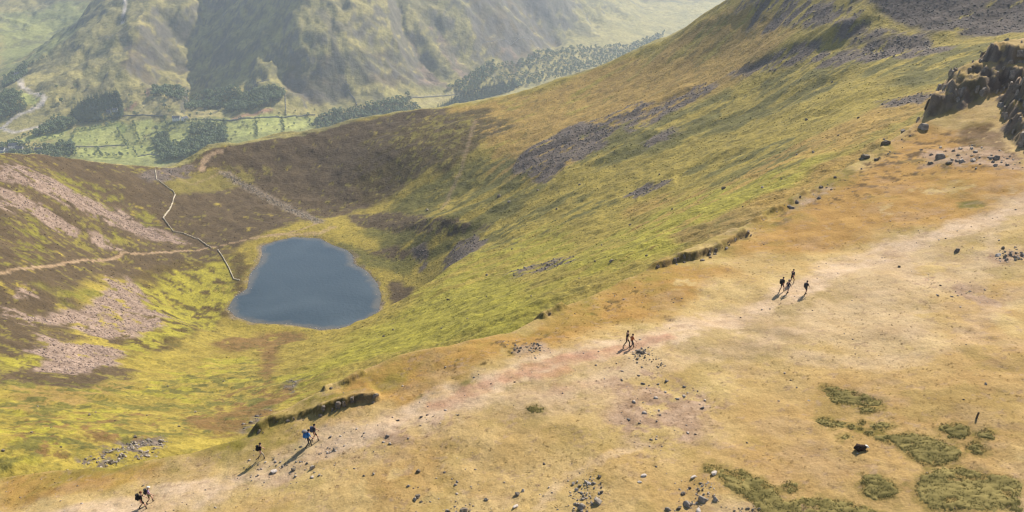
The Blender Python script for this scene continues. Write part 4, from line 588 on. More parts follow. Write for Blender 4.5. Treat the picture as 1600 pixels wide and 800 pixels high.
CARS = [
  ((-1284.8, 2169.5), 1.0, 'white van parked where the valley roads meet'),
  ((-1269.2, 2157.5), 0.6, 'white car parked where the valley roads meet'),
]
WOODS = [
  ('conifer', [(-1135.9, 2239.5), (-1133.4, 2288.5), (-1100.4, 2313.6), (-1041.7, 2316.8), (-1009.0, 2260.3), (-998.1, 2214.3), (-1057.3, 2197.3), (-1095.5, 2191.0)], 8, 'dark conifer of the plantation left in the valley', 'plantation in the valley'),
  ('broad', [(-946.0, 2309.4), (-967.9, 2368.3), (-924.6, 2408.9), (-880.0, 2439.6), (-799.1, 2407.2), (-729.3, 2354.5), (-709.3, 2327.9), (-765.3, 2308.8), (-803.2, 2288.9), (-862.0, 2284.8), (-912.0, 2298.3)], 11, 'round tree of the wood below the shaded fell', 'wood below the shaded fell'),
  ('broad', [(-758.0, 2280.2), (-720.1, 2300.2), (-670.1, 2304.3), (-604.8, 2309.0), (-591.0, 2286.4), (-595.2, 2256.1), (-643.6, 2216.8), (-697.6, 2204.6), (-735.6, 2237.9)], 9, 'round tree of the oval wood right of the shaded fell', 'oval wood'),
  ('broad', [(-1179.3, 2115.5), (-1173.8, 2166.8), (-1161.0, 2212.7), (-1114.3, 2209.7), (-1101.5, 2177.7), (-1131.0, 2141.4)], 10, 'tree of the copse above the valley village', 'copse above the village'),
  ('broad', [(-1224.0, 2043.0), (-1212.4, 2080.6), (-1153.9, 2039.6), (-1101.0, 2056.2), (-1078.1, 2091.5), (-1020.5, 2000.7), (-1087.1, 1977.7), (-1148.6, 1983.3), (-1180.1, 1958.9)], 13, 'tree standing among the village houses', 'village trees'),
  ('broad', [(-877.1, 2122.0), (-845.7, 2109.2), (-816.5, 2050.7), (-750.2, 2049.3), (-704.8, 2109.3), (-671.0, 2022.9), (-697.5, 1978.2), (-748.2, 1948.2), (-800.6, 1948.4), (-855.0, 2053.3)], 10, 'tree of the wood at the moor rim above the outflow', 'wood at the moor rim'),
  ('broad', [(-499.2, 2212.1), (-467.3, 2265.2), (-405.4, 2295.3), (-322.1, 2377.3), (-282.0, 2404.8), (-230.2, 2362.6), (-271.9, 2295.8), (-331.6, 2231.6), (-421.1, 2174.7), (-476.1, 2129.5)], 9.5, 'tree of the long valley wood behind the brown moor', 'long valley wood'),
  ('conifer', [(-231.3, 2377.4), (-197.9, 2448.3), (-158.3, 2548.1), (-114.0, 2605.9), (0.0, 2755.1), (29.9, 2736.1), (0.0, 2650.9), (-111.0, 2515.1), (-194.4, 2394.0)], 11, 'dark tree of the plantation behind the skyline of the green flank', 'plantation behind the flank'),
  ('broad', [(-123.9, 2618.5), (-79.4, 2750.6), (0.0, 2839.6), (63.6, 2961.4), (155.1, 3102.6), (303.7, 3266.9), (455.9, 3360.2), (624.4, 3666.6), (550.6, 3347.4), (355.4, 3079.2), (210.0, 2894.2), (39.5, 2704.3), (-19.4, 2658.6), (0.0, 2755.1)], 17, 'tree of the open woodland in the far blue valley', 'woodland in the far valley'),
  ('broad', [(-1368.4, 2338.3), (-1357.5, 2370.4), (-1285.7, 2298.9), (-1254.2, 2251.2), (-1278.3, 2220.4), (-1307.2, 2209.8)], 12, 'tree of the copse at the left edge inside the road bend', 'copse at the left edge'),
  ('broad', [(-1523.3, 2652.8), (-1482.2, 2662.8), (-1454.4, 2671.0), (-1405.4, 2552.1), (-1384.4, 2437.9), (-1442.5, 2489.2)], 13, 'tree by the white house at the road bend', 'trees at the road bend'),
  ('broad', [(-799.8, 2158.1), (-711.2, 2132.3), (-680.9, 2025.5), (-724.5, 2016.7), (-777.4, 2085.5)], 14, 'small tree on the rough ground left of the pale fields', 'scrub on the rough ground'),
  ('scatter', [(-1093.3, 2157.5), (-975.2, 2195.4), (-752.1, 2162.7), (-524.0, 2217.3), (-492.1, 2164.6), (-690.5, 2005.7), (-829.2, 2007.1), (-1014.3, 1996.8)], 58, 'small tree scattered over the pale valley fields', 'field trees'),
  ('scatter', [(-1275.7, 2296.0), (-1177.0, 2381.8), (-965.0, 2315.7), (-954.0, 2229.8), (-1114.8, 2219.1), (-1208.3, 2210.3)], 80, 'small tree scattered on the slope above the valley village', 'hillside trees'),
  ('scatter', [(-1035.2, 2373.9), (-921.4, 2284.8), (-743.3, 2190.4), (-592.0, 2239.2), (-500.1, 2266.5), (-525.0, 2222.9), (-755.8, 2176.1), (-987.6, 2231.4)], 62, 'small tree scattered on the pasture below the far fell', 'pasture trees'),
  ('broad', [(-186.3, 2555.4), (-107.7, 2712.8), (-60.4, 2798.5), (-49.9, 2765.2), (-122.4, 2575.0)], 14, 'tree on the slope at the foot of the scree gullies', 'trees under the gullies'),
]
LONE_TREES = [
  ((-1177.4, 2282.8), 17, 'lone round tree on the slope right of the road bend'),
  ((-968.2, 2227.7), 14, 'lone round tree standing on the valley field wall'),
  ((-614.2, 2306.3), 13, 'single tree at the upper right of the oval wood'),
  ((-896.5, 2247.7), 15, 'tall tree below the wood under the shaded fell'),
  ((-878.7, 2228.0), 12, 'bushy tree below the wood, lower of two'),
  ((-926.9, 2062.7), 13, 'tree at the crossing of the hedges in the fields'),
  ((-916.8, 1997.2), 12, 'tree at the rim of the moor left of the hedges'),
  ((-288.4, 2419.1), 19, 'tall pointed tree above the long valley wood'),
  ((-885.4, 2146.6), 16, 'large tree left of the farmhouses'),
  ((-860.2, 2119.1), 14, 'tree below the farmhouses on the hedge'),
  ((-817.7, 2201.9), 11, 'tree right of the farmhouses'),
  ((-1162.4, 2057.1), 16, 'broad tree right of the valley village'),
]
SHEEP = [
  ((26.96, 56.63), 1.464, 'dark', 'dark brown sheep with a white face lying beside the green mats'),
  ((223.2, 479.7), 1.2, 'white', 'white sheep on the grey scree high on the right flank, left of two'),
  ((222.0, 468.0), 1.7, 'white', 'white sheep on the grey scree high on the right flank, right of two'),
]
POST = (37.32, 59.81)
CAIRN = (12.17, 72.04)
RIDGE_ROCKS = [
  ((44.27, 120.23), 0.69),
  ((58.98, 131.02), 0.41),
  ((62.31, 137.09), 0.35),
  ((45.32, 118.87), 0.46),
  ((55.38, 129.01), 0.87),
  ((44.96, 119.71), 0.36),
  ((47.24, 123.02), 0.7),
  ((48.09, 121.43), 0.26),
  ((45.51, 120.89), 0.26),
  ((42.64, 116.28), 0.77),
  ((44.36, 120.57), 0.46),
  ((56.05, 129.76), 0.41),
  ((58.6, 132.16), 0.38),
  ((38.28, 113.49), 0.84),
  ((57.88, 130.9), 0.49),
  ((39.58, 115.62), 0.84),
  ((38.06, 114.18), 0.9),
  ((51.86, 125.51), 0.51),
  ((61.12, 133.89), 0.27),
  ((63.99, 137.87), 0.48),
  ((66.61, 120.61), 0.42),
  ((65.64, 131.09), 0.68),
  ((71.73, 125.65), 0.51),
  ((67.71, 128.33), 0.54),
  ((62.89, 128.02), 0.93),
  ((65.35, 122.56), 0.36),
  ((68.58, 120.97), 0.72),
  ((68.32, 125.75), 0.7),
  ((61.49, 124.24), 0.89),
  ((68.58, 126.31), 0.75),
  ((65.61, 130.8), 0.39),
  ((70.22, 127.69), 0.41),
  ((64.22, 123.8), 0.54),
  ((71.64, 122.5), 0.44),
  ((68.51, 127.38), 0.37),
  ((67.44, 128.94), 0.79),
  ((67.13, 124.33), 0.58),
  ((69.79, 119.31), 0.64),
  ((66.35, 122.58), 0.85),
  ((65.29, 122.83), 0.92),
  ((69.32, 129.57), 0.41),
  ((69.44, 121.96), 0.92),
  ((65.71, 130.9), 0.38),
  ((68.04, 119.44), 0.88),
  ((66.23, 127.79), 0.76),
  ((65.76, 125.29), 0.72),
  ((62.94, 130.93), 0.56),
  ((69.66, 129.72), 0.66),
  ((64.22, 124.5), 0.33),
  ((69.78, 117.83), 0.32),
  ((69.52, 120.53), 0.46),
  ((69.09, 122.48), 0.81),
  ((63.53, 123.24), 0.92),
  ((69.84, 124.14), 0.33),
  ((68.88, 127.72), 0.75),
  ((69.71, 123.69), 0.38),
  ((68.89, 122.97), 0.38),
  ((71.58, 121.34), 0.34),
  ((64.55, 123.39), 0.67),
  ((67.71, 123.23), 0.57),
  ((28.05, 102.73), 0.44),
  ((20.7, 96.98), 0.5),
  ((22.79, 97.09), 0.82),
  ((20.69, 96.76), 0.27),
  ((24.96, 99.47), 0.69),
  ((24.07, 99.3), 0.76),
  ((26.61, 100.73), 0.62),
  ((24.12, 98.53), 0.56),
]
LAND = Land(T)
def ground_z(x, y):
    return float(LAND.height(np.array([x], float), np.array([y], float))[0])

# ---------------------------------------------------------------- ground cover colours (surface reflectance, linear)
def S(r, g, b, k=0.60):
    f = lambda c: (c / 255 / 12.92) if c <= 10 else ((c / 255 + 0.055) / 1.055) ** 2.4
    return np.array([f(r) * k, f(g) * k, f(b) * k])
# class: two tones mixed by noise of a size in metres
CLS = {
 'drygrass': (S(214,186,127), S(199,168,108), 3.0),
 'orange': (S(198,157,88), S(178,138,74), 2.2),
 'olive': (S(160,140,70), S(142,128,58), 2.0),
 'pale': (S(216,189,146), S(202,173,126), 3.0),
 'straw': (S(212,182,124), S(196,165,106), 2.5),
 'ochre': (S(204,171,111), S(190,155,97), 2.0),
 'stony': (S(206,176,146), S(168,138,108), 1.0),
 'mosspatch': (S(130,118,48), S(112,104,44), 0.8),
 'rock': (S(172,154,134), S(112,100,88), 0.7),
 'peat': (S(122,100,64), S(88,72,50), 0.6),
 'path': (S(235,207,175), S(218,188,153), 1.6),
 'redsoil': (S(200,142,112), S(182,126,98), 1.2),
 'grassM': (S(187,167,76), S(162,145,66), 9.0),
 'limedull': (S(182,163,77), S(160,141,67), 8.0),
 'limebright': (S(184,174,68), S(160,151,60), 6.0),
 'olivegold': (S(195,162,84), S(170,140,73), 10.0),
 'greendark': (S(134,127,62), S(110,106,55), 6.0),
 'heather': (S(110,93,68), S(94,79,58), 7.0),
 'limemoor': (S(146,140,58), S(120,114,52), 5.0),
 'darkturf_and_shade': (S(128,100,58), S(104,82,50), 1.2),  # dark ridge turf; also the painted shade in the crag gully
 'heatherolive': (S(112,96,54), S(96,80,48), 7.0),
 'lawn': (S(146,134,70), S(132,120,64), 7.0),
 'tanM': (S(176,148,86), S(160,136,72), 6.0),
 'brownM': (S(150,118,72), S(128,104,60), 5.0),
 'screedark': (S(112,100,92), S(86,77,71), 4.0),
 'scree': (S(186,162,144), S(150,128,112), 2.2),
 'screegrey': (S(134,120,108), S(108,97,88), 3.0),
 'pathM': (S(194,167,133), S(174,146,113), 2.0),
 'pathgrey': (S(170,152,130), S(128,114,92), 1.6),
 'turfline': (S(98,84,56), S(90,76,50), 3.0),
 'fell': (S(188,174,106), S(158,150,92), 50.0),
 'field': (S(166,168,98), S(150,154,88), 60.0),
 'fieldyellow': (S(192,194,112), S(174,180,102), 50.0),
 'fieldgreen': (S(146,158,84), S(132,146,78), 40.0), 'fieldrough': (S(150,142,88), S(128,124,76), 25.0), 'cragV': (S(112,106,98), S(92,88,84), 12.0),
 'fieldtan': (S(198,184,122), S(172,158,104), 30.0),
 'soil': (S(186,146,112), S(172,134,104), 20.0),
 'moorbrown': (S(128,114,84), S(110,100,74), 30.0),
 'screepale': (S(164,142,118), S(140,120,102), 18.0),
 'crag': (S(120,114,104), S(98,94,88), 12.0),
 'road': (S(226,214,198), S(214,202,188), 20.0),
 'track': (S(186,176,140), S(176,166,130), 20.0),
}
def tone(c, x, y, seed):
    a, b, s = CLS[c]
    n = np.clip(0.5 + 0.75 * fbm(x / s, y / s, 4, seed, 0.65), 0, 1)[:, None]
    return b + (a - b) * n

def paint(x, y, z, slope, d1, d2):
    """ground cover: colour, and which piece of the setting each point belongs to"""
    n = len(x); col = np.zeros((n, 3)); ident = np.zeros(n, np.int8)
    layer = np.where(d1 < 3, 0, np.where(d2 < 8, 1, 2))
    for L, base in enumerate(('drygrass', 'grassM', 'fell')):
        m = layer == L
        col[m] = tone(base, x[m], y[m], 200 + L)
    k = 300
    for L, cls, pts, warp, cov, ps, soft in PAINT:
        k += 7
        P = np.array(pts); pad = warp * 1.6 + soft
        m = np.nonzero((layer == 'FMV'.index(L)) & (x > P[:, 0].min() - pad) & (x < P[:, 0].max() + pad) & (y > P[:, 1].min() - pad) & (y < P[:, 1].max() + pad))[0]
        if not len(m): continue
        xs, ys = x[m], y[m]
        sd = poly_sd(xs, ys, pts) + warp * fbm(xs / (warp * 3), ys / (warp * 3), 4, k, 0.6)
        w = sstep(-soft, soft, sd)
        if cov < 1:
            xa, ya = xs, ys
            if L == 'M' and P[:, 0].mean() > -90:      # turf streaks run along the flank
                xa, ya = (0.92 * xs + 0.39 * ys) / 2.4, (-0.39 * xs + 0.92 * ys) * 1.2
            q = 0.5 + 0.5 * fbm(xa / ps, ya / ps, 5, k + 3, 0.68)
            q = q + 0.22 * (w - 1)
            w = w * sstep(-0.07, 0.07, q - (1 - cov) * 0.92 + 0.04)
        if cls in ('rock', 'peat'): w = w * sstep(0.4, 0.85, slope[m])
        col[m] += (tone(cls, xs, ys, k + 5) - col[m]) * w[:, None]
        if cls in ('scree', 'screegrey', 'screedark', 'screepale', 'heather'):
            i = {'scree': 2, 'screedark': 2, 'screegrey': 2, 'screepale': 2, 'heather': 3}[cls]
            ident[m] = np.where(w > 0.5, i, ident[m])
        elif cls in ('limebright', 'lawn'):
            ident[m] = np.where(w > 0.5, 0, ident[m])
    for L, cls, pts, hw, oid, strength in LINES:
        k += 7
        P = np.array(pts); pad = hw * 4
        m = np.nonzero((layer == 'FMV'.index(L)) & (x > P[:, 0].min() - pad) & (x < P[:, 0].max() + pad) & (y > P[:, 1].min() - pad) & (y < P[:, 1].max() + pad))[0]
        if not len(m): continue
        xs, ys = x[m], y[m]
        d, _, _ = line_dist(xs, ys, pts)
        rag = 0.55 if L != 'V' else 0.12
        sd = hw - d + hw * rag * fbm(xs / (hw * 1.7), ys / (hw * 1.7), 4, k, 0.6) * 1.3
        w = sstep(-hw * (0.5 if L == 'F' else 0.25), hw * (0.6 if L == 'F' else 0.25), sd) * strength
        if L == 'F': w = w * np.clip(0.85 + 0.45 * fbm(xs / 2.2, ys / 1.4, 4, k + 2, 0.7), 0.15, 1)
        col[m] += (tone(cls, xs, ys, k + 5) - col[m]) * w[:, None]
        if oid: ident[m] = np.where(w > 0.45 * strength, {'footpath': 1, 'road': 4}[oid], ident[m])
    # turf thins into the green slope over the last metres of the ridge
    m = np.nonzero((layer == 0) & (d1 > -12) & (x < 60))[0]
    w = sstep(-11, 1, d1[m] + 6 * fbm(x[m] / 6, y[m] / 6, 4, 881, 0.65)) * np.clip(0.55 + 0.7 * fbm(x[m] / 2.2, y[m] / 2.2, 4, 883, 0.7), 0, 1)
    col[m] += (tone('olive', x[m], y[m], 885) * np.array((1.0, 1.08, 0.9)) - col[m]) * (w * 0.8)[:, None]
    # bilberry thins out round the mats
    for pts, label in MATS:
        P = np.array(pts); m = np.nonzero((layer == 0) & (x > P[:, 0].min() - 1.5) & (x < P[:, 0].max() + 1.5) & (y > P[:, 1].min() - 1.5) & (y < P[:, 1].max() + 1.5))[0]
        w = sstep(-0.55, 0.1, poly_sd(x[m], y[m], pts) + 0.5 * fbm(x[m] / 0.7, y[m] / 0.7, 4, 887, 0.7))
        col[m] += (tone('mosspatch', x[m], y[m], 889) - col[m]) * (w * 0.5)[:, None]
    # stony rim of the tarn
    m = np.nonzero((layer == 1) & (np.abs(x + 120) < 150) & (y > 380) & (y < 680))[0]
    sd = -poly_sd(x[m], y[m], T['tarn']) + 2.2 * fbm(x[m] / 7, y[m] / 7, 3, 861)
    w = sstep(4.2, 1.2, sd) * np.clip(0.75 + 0.6 * fbm(x[m] / 18, y[m] / 18, 2, 863), 0.1, 1)
    col[m] += (tone('pathgrey', x[m], y[m], 865) - col[m]) * w[:, None]
    # bare rock where the ground is too steep for turf
    steep = np.where(layer == 2, sstep(0.80, 1.15, slope + 0.25 * fbm(x / 40, y / 40, 4, 801)), sstep(0.9, 1.4, slope + 0.3 * fbm(x / 3, y / 3, 3, 803)) * (layer == 0) * (d1 < 1))
    rk = np.where((layer == 2)[:, None], tone('crag', x, y, 805), np.where((x > 62)[:, None], tone('rock', x, y, 806), tone('peat', x, y, 807)))
    col += (rk - col) * (steep * 0.85)[:, None]
    # grain: tufts, stones and droppings finer than the patches above
    g0 = fbm(x / 0.55, y / 0.40, 3, 821, 0.7); g1 = fbm(x / 4.5, y / 4.0, 4, 823, 0.7); g2 = fbm(x / 26, y / 26, 4, 825, 0.7)
    gain = np.where(layer == 0, 1 + 0.06 * g0 + 0.045 * g1, np.where(layer == 1, 1 + 0.13 * g1 + 0.06 * g2, 1 + 0.15 * g2))
    col *= np.clip(gain, 0.4, 1.6)[:, None]
    mo = sstep(0.12, 0.55, fbm(x / 5.5, y / 4.2, 5, 851, 0.65)) * (layer == 0) * (ident != 1) * 0.32
    col += (tone('olive', x, y, 853) - col) * mo[:, None]
    mo = sstep(0.2, 0.6, fbm(x / 7.5, y / 5.0, 5, 857, 0.65)) * (layer == 0) * 0.26
    col += (tone('stony', x, y, 859) - col) * mo[:, None]
    fl = sstep(0.34, 0.50, fbm(x / 6.5, y / 4.5, 5, 861, 0.76) + 0.35 * fbm(x / 70, y / 70, 2, 863) + 0.25 * sstep(-120, 0, x)) * (layer == 1) * (ident == 3) * 0.6
    col += (tone('grassM', x, y, 865) * np.array((0.85, 0.95, 0.9)) - col) * fl[:, None]
    fb = sstep(0.08, 0.30, fbm(x / 70, y / 45, 6, 871, 0.70)) * (layer == 2) * (z > -352) * 0.6
    col += (tone('moorbrown', x, y, 873) * np.array((0.8, 0.95, 0.95)) - col) * fb[:, None]
    # small dark tussocks on the corrie sides, small pale stones on the ridge
    sp = fbm(x / 5.5, y / 3.2, 4, 831, 0.8)
    t = sstep(0.26, 0.55, sp) * (layer == 1) * (ident == 0) * 0.5
    col += (tone('greendark', x, y, 833) * 0.8 - col) * t[:, None]
    sp = fbm(x / 0.9, y / 0.6, 3, 841, 0.8)
    t = sstep(0.55, 0.75, sp) * (layer == 0) * 0.5
    col += (tone('stony', x, y, 843) * 0.8 - col) * t[:, None]
    return np.clip(col, 0.004, 0.9), ident, layer

# ---------------------------------------------------------------- ground material
def nodes_of(name):
    m = bpy.data.materials.new(name); m.use_nodes = True
    return m, m.node_tree.nodes, m.node_tree.links, m.node_tree.nodes['Principled BSDF']

def ground_material(name, fine, bump_scale, bump, rough=0.95, amp=0.34):
    m, n, l, b = nodes_of(name)
    at = n.new('ShaderNodeAttribute'); at.attribute_name = 'cover'
    tc = n.new('ShaderNodeTexCoord')
    nz = n.new('ShaderNodeTexNoise'); nz.inputs['Scale'].default_value = fine; nz.inputs['Detail'].default_value = 4; nz.inputs['Roughness'].default_value = 0.7
    l.new(tc.outputs['Object'], nz.inputs['Vector'])
    mr = n.new('ShaderNodeMapRange'); mr.inputs['From Min'].default_value = 0.3; mr.inputs['From Max'].default_value = 0.7
    mr.inputs['To Min'].default_value = 1 - amp; mr.inputs['To Max'].default_value = 1 + amp
    l.new(nz.outputs['Fac'], mr.inputs['Value'])
    mx = n.new('ShaderNodeMix'); mx.data_type = 'RGBA'; mx.blend_type = 'MULTIPLY'; mx.inputs['Factor'].default_value = 1.0
    l.new(at.outputs['Color'], mx.inputs['A']); l.new(mr.outputs['Result'], mx.inputs['B'])
    l.new(mx.outputs['Result'], b.inputs['Base Color'])
    b.inputs['Roughness'].default_value = rough; b.inputs['Specular IOR Level'].default_value = 0.15
    nb = n.new('ShaderNodeTexNoise'); nb.inputs['Scale'].default_value = bump_scale; nb.inputs['Detail'].default_value = 5; nb.inputs['Roughness'].default_value = 0.65
    l.new(tc.outputs['Object'], nb.inputs['Vector'])
    bp = n.new('ShaderNodeBump'); bp.inputs['Strength'].default_value = 1.0; bp.inputs['Distance'].default_value = bump
    l.new(nb.outputs['Fac'], bp.inputs['Height']); l.new(bp.outputs['Normal'], b.inputs['Normal'])
    return m
MAT_F = ground_material('ridge turf', 6.0, 2.2, 0.10, amp=0.2)
MAT_M = ground_material('corrie turf', 0.9, 0.35, 1.0)
MAT_V = ground_material('fell turf', 0.09, 0.05, 5.0)

# ---------------------------------------------------------------- build the land as one sheet, cut by what covers it
GRID = {}
def build_land():
    th = np.radians(np.linspace(-45, 45, NCOL))
    def geo(a, b, q): return np.exp(np.arange(math.log(a), math.log(b), q))
    r = np.concatenate([geo(18, 46, 0.045), geo(46, 190, QF), geo(190, 900, QM), geo(900, 1650, 0.03), geo(1650, 6500, QV), [6500]])
    nr, nc = len(r), len(th)
    X = (r[:, None] * np.sin(th)[None]).ravel(); Y = (r[:, None] * np.cos(th)[None]).ravel()
    Z = LAND.height(X, Y)
    d1, d2 = LAND.edges(X, Y)
    Zg = Z.reshape(nr, nc)
    dzr = np.gradient(Zg, axis=0) / np.gradient(r)[:, None]
    dzt = np.gradient(Zg, axis=1) / ((th[1] - th[0]) * r[:, None])
    slope = np.hypot(dzr, dzt).ravel()
    C, ident, layer = paint(X, Y, Z, slope, d1, d2)
    GRID.update(r=r, th=th, z=Zg, c=C.reshape(nr, nc, 3), i=ident.reshape(nr, nc), l=layer.reshape(nr, nc))
    i = np.arange(nr - 1)[:, None] * nc + np.arange(nc - 1)[None]
    i = i.ravel()
    quads = np.stack([i, i + 1, i + 1 + nc, i + nc], 1)
    fl = layer[i]; fid = ident[i]
    V = np.stack([X, Y, Z], 1)
    def piece(name, sel, mat, kind, label=None):
        q = quads[sel]
        if not len(q): return
        used = np.unique(q); rem = np.zeros(len(V), np.int64); rem[used] = np.arange(len(used)); q = rem[q]
        me = bpy.data.meshes.new(name)
        me.vertices.add(len(used)); me.vertices.foreach_set('co', V[used].astype(np.float32).ravel())
        me.loops.add(q.size); me.loops.foreach_set('vertex_index', q.astype(np.int32).ravel())
        me.polygons.add(len(q)); me.polygons.foreach_set('loop_start', np.arange(0, q.size, 4, dtype=np.int32))
        me.polygons.foreach_set('use_smooth', np.ones(len(q), bool))
        a = me.attributes.new('cover', 'FLOAT_COLOR', 'POINT')
        a.data.foreach_set('color', np.concatenate([C[used], np.ones((len(used), 1))], 1).astype(np.float32).ravel())
        me.materials.append(mat); me.update(); me.validate()
        o = bpy.data.objects.new(name, me); COL.objects.link(o); o['kind'] = kind
        if label: o['label'] = label
        return o
    piece('ridge_ground', (fl == 0) & (fid != 1), MAT_F, 'structure')
    piece('ridge_footpath', (fl == 0) & (fid == 1), MAT_F, 'structure')
    piece('corrie_hillside', (fl == 1) & (fid == 0), MAT_M, 'structure')
    piece('corrie_footpath', (fl == 1) & (fid == 1), MAT_M, 'structure')
    piece('scree_slope', (fl == 1) & (fid == 2), MAT_M, 'structure')
    piece('heather_moor', (fl == 1) & (fid == 3), MAT_M, 'structure')
    piece('far_fells', (fl == 2) & (fid != 4) & (fid != 1), MAT_V, 'structure')
    piece('valley_road', (fl == 2) & (fid == 4), MAT_V, 'structure')
    piece('valley_track', (fl == 2) & (fid == 1), MAT_V, 'structure')
NCOL, QF, QM, QV = 790, 0.0034, 0.0040, 0.0044
build_land()

# ---------------------------------------------------------------- the tarn
def build_tarn():
    m, n, l, b = nodes_of('tarn water')
    b.inputs['Roughness'].default_value = 0.16; b.inputs['IOR'].default_value = 1.33
    tc = n.new('ShaderNodeTexCoord'); nz = n.new('ShaderNodeTexNoise'); nz.inputs['Scale'].default_value = 0.5; nz.inputs['Detail'].default_value = 3
    bp = n.new('ShaderNodeBump'); bp.inputs['Distance'].default_value = 0.3; bp.inputs['Strength'].default_value = 0.6
    l.new(tc.outputs['Object'], nz.inputs['Vector']); l.new(nz.outputs['Fac'], bp.inputs['Height']); l.new(bp.outputs['Normal'], b.inputs['Normal'])
    # wind lanes: broad patches of rippled and smoother water; stirred pale shallows
    wv = n.new('ShaderNodeTexNoise'); wv.inputs['Scale'].default_value = 0.018; wv.inputs['Detail'].default_value = 5; wv.inputs['Distortion'].default_value = 0.6
    l.new(tc.outputs['Object'], wv.inputs['Vector'])
    cr = n.new('ShaderNodeValToRGB'); cr.color_ramp.elements[0].position = 0.35; cr.color_ramp.elements[1].position = 0.68
    cr.color_ramp.elements[0].color = (0.036, 0.056, 0.072, 1); cr.color_ramp.elements[1].color = (0.056, 0.080, 0.098, 1)
    l.new(wv.outputs['Fac'], cr.inputs['Fac'])
    at = n.new('ShaderNodeAttribute'); at.attribute_name = 'shallow'
    mx = n.new('ShaderNodeMix'); mx.data_type = 'RGBA'; mx.inputs['B'].default_value = (0.15, 0.13, 0.095, 1)
    l.new(at.outputs['Fac'], mx.inputs['Factor']); l.new(cr.outputs['Color'], mx.inputs['A']); l.new(mx.outputs['Result'], b.inputs['Base Color'])
    mr = n.new('ShaderNodeMapRange'); mr.inputs['To Min'].default_value = 0.05; mr.inputs['To Max'].default_value = 0.34
    l.new(wv.outputs['Fac'], mr.inputs['Value']); l.new(mr.outputs['Result'], b.inputs['Roughness'])
    P = np.array(T['tarn']); c = P.mean(0)
    gx, gy = np.meshgrid(np.arange(P[:, 0].min() - 8, P[:, 0].max() + 8, 1.5), np.arange(P[:, 1].min() - 8, P[:, 1].max() + 8, 1.5))
    sd = poly_sd(gx.ravel(), gy.ravel(), T['tarn']); idx = np.arange(gx.size).reshape(gx.shape)
    q = np.stack([idx[:-1, :-1], idx[:-1, 1:], idx[1:, 1:], idx[1:, :-1]], -1).reshape(-1, 4); q = q[(sd[q] > -6).any(1)]
    used = np.unique(q); rem = np.zeros(gx.size, int); rem[used] = np.arange(len(used))
    me = bpy.data.meshes.new('tarn'); me.from_pydata(np.stack([gx.ravel(), gy.ravel(), np.full(gx.size, -0.10)], 1)[used].tolist(), [], rem[q].tolist())
    sh = sstep(4.5, 0.0, sd + 2.0 * fbm(gx.ravel() / 6, gy.ravel() / 6, 3, 71))[used] * 0.55
    a = me.attributes.new('shallow', 'FLOAT', 'POINT'); a.data.foreach_set('value', sh.astype(np.float32)); me.materials.append(m)
    o = bpy.data.objects.new('tarn', me); COL.objects.link(o); o['kind'] = 'structure'
build_tarn()

# ---------------------------------------------------------------- looking up the finished ground
def sample(x, y):
    """height, cover colour, cover id and layer of the built ground at points x, y"""
    x = np.asarray(x, float); y = np.asarray(y, float)
    rr = np.hypot(x, y); tt = np.arctan2(x, y); R, H = GRID['r'], GRID['th']
    i = np.clip(np.searchsorted(R, rr) - 1, 0, len(R) - 2); fi = np.clip((rr - R[i]) / (R[i + 1] - R[i]), 0, 1)
    u = np.clip((tt - H[0]) / (H[1] - H[0]), 0, len(H) - 1.001); j = u.astype(int); fj = u - j
    z = GRID['z']
    h = (z[i, j] * (1 - fj) + z[i, j + 1] * fj) * (1 - fi) + (z[i + 1, j] * (1 - fj) + z[i + 1, j + 1] * fj) * fi
    return h, GRID['c'][i, j], GRID['i'][i, j], GRID['l'][i, j]
def gz(p): return float(sample([p[0]], [p[1]])[0][0])
rng = np.random.default_rng(42)
rnd = random.Random(7)

# ---------------------------------------------------------------- materials for things
def plain(name, rgb, rough=0.85, var=0.25, scale=4.0, bump=0.0, per_object=0.0):
    m, n, l, b = nodes_of(name)
    tc = n.new('ShaderNodeTexCoord'); nz = n.new('ShaderNodeTexNoise'); nz.inputs['Scale'].default_value = scale; nz.inputs['Detail'].default_value = 4
    l.new(tc.outputs['Object'], nz.inputs['Vector'])
    cr = n.new('ShaderNodeValToRGB')
    cr.color_ramp.elements[0].position = 0.3; cr.color_ramp.elements[1].position = 0.7
    cr.color_ramp.elements[0].color = (*[c * (1 - var) for c in rgb], 1); cr.color_ramp.elements[1].color = (*[min(1, c * (1 + var)) for c in rgb], 1)
    l.new(nz.outputs['Fac'], cr.inputs['Fac'])
    src = cr.outputs['Color']
    if per_object:
        oi = n.new('ShaderNodeObjectInfo'); mr = n.new('ShaderNodeMapRange'); mr.inputs['To Min'].default_value = 1 - per_object; mr.inputs['To Max'].default_value = 1 + per_object
        l.new(oi.outputs['Random'], mr.inputs['Value'])
        mx = n.new('ShaderNodeMix'); mx.data_type = 'RGBA'; mx.blend_type = 'MULTIPLY'; mx.inputs['Factor'].default_value = 1
        l.new(src, mx.inputs['A']); l.new(mr.outputs['Result'], mx.inputs['B']); src = mx.outputs['Result']
    l.new(src, b.inputs['Base Color']); b.inputs['Roughness'].default_value = rough; b.inputs['Specular IOR Level'].default_value = 0.2
    if bump:
        bp = n.new('ShaderNodeBump'); bp.inputs['Distance'].default_value = bump
        l.new(nz.outputs['Fac'], bp.inputs['Height']); l.new(bp.outputs['Normal'], b.inputs['Normal'])
    return m
def cover_material(name):
    m, n, l, b = nodes_of(name)
    at = n.new('ShaderNodeAttribute'); at.attribute_name = 'cover'
    l.new(at.outputs['Color'], b.inputs['Base Color']); b.inputs['Roughness'].default_value = 0.95; b.inputs['Specular IOR Level'].default_value = 0.1
    return m
M_COVER = cover_material('plant and stone cover')
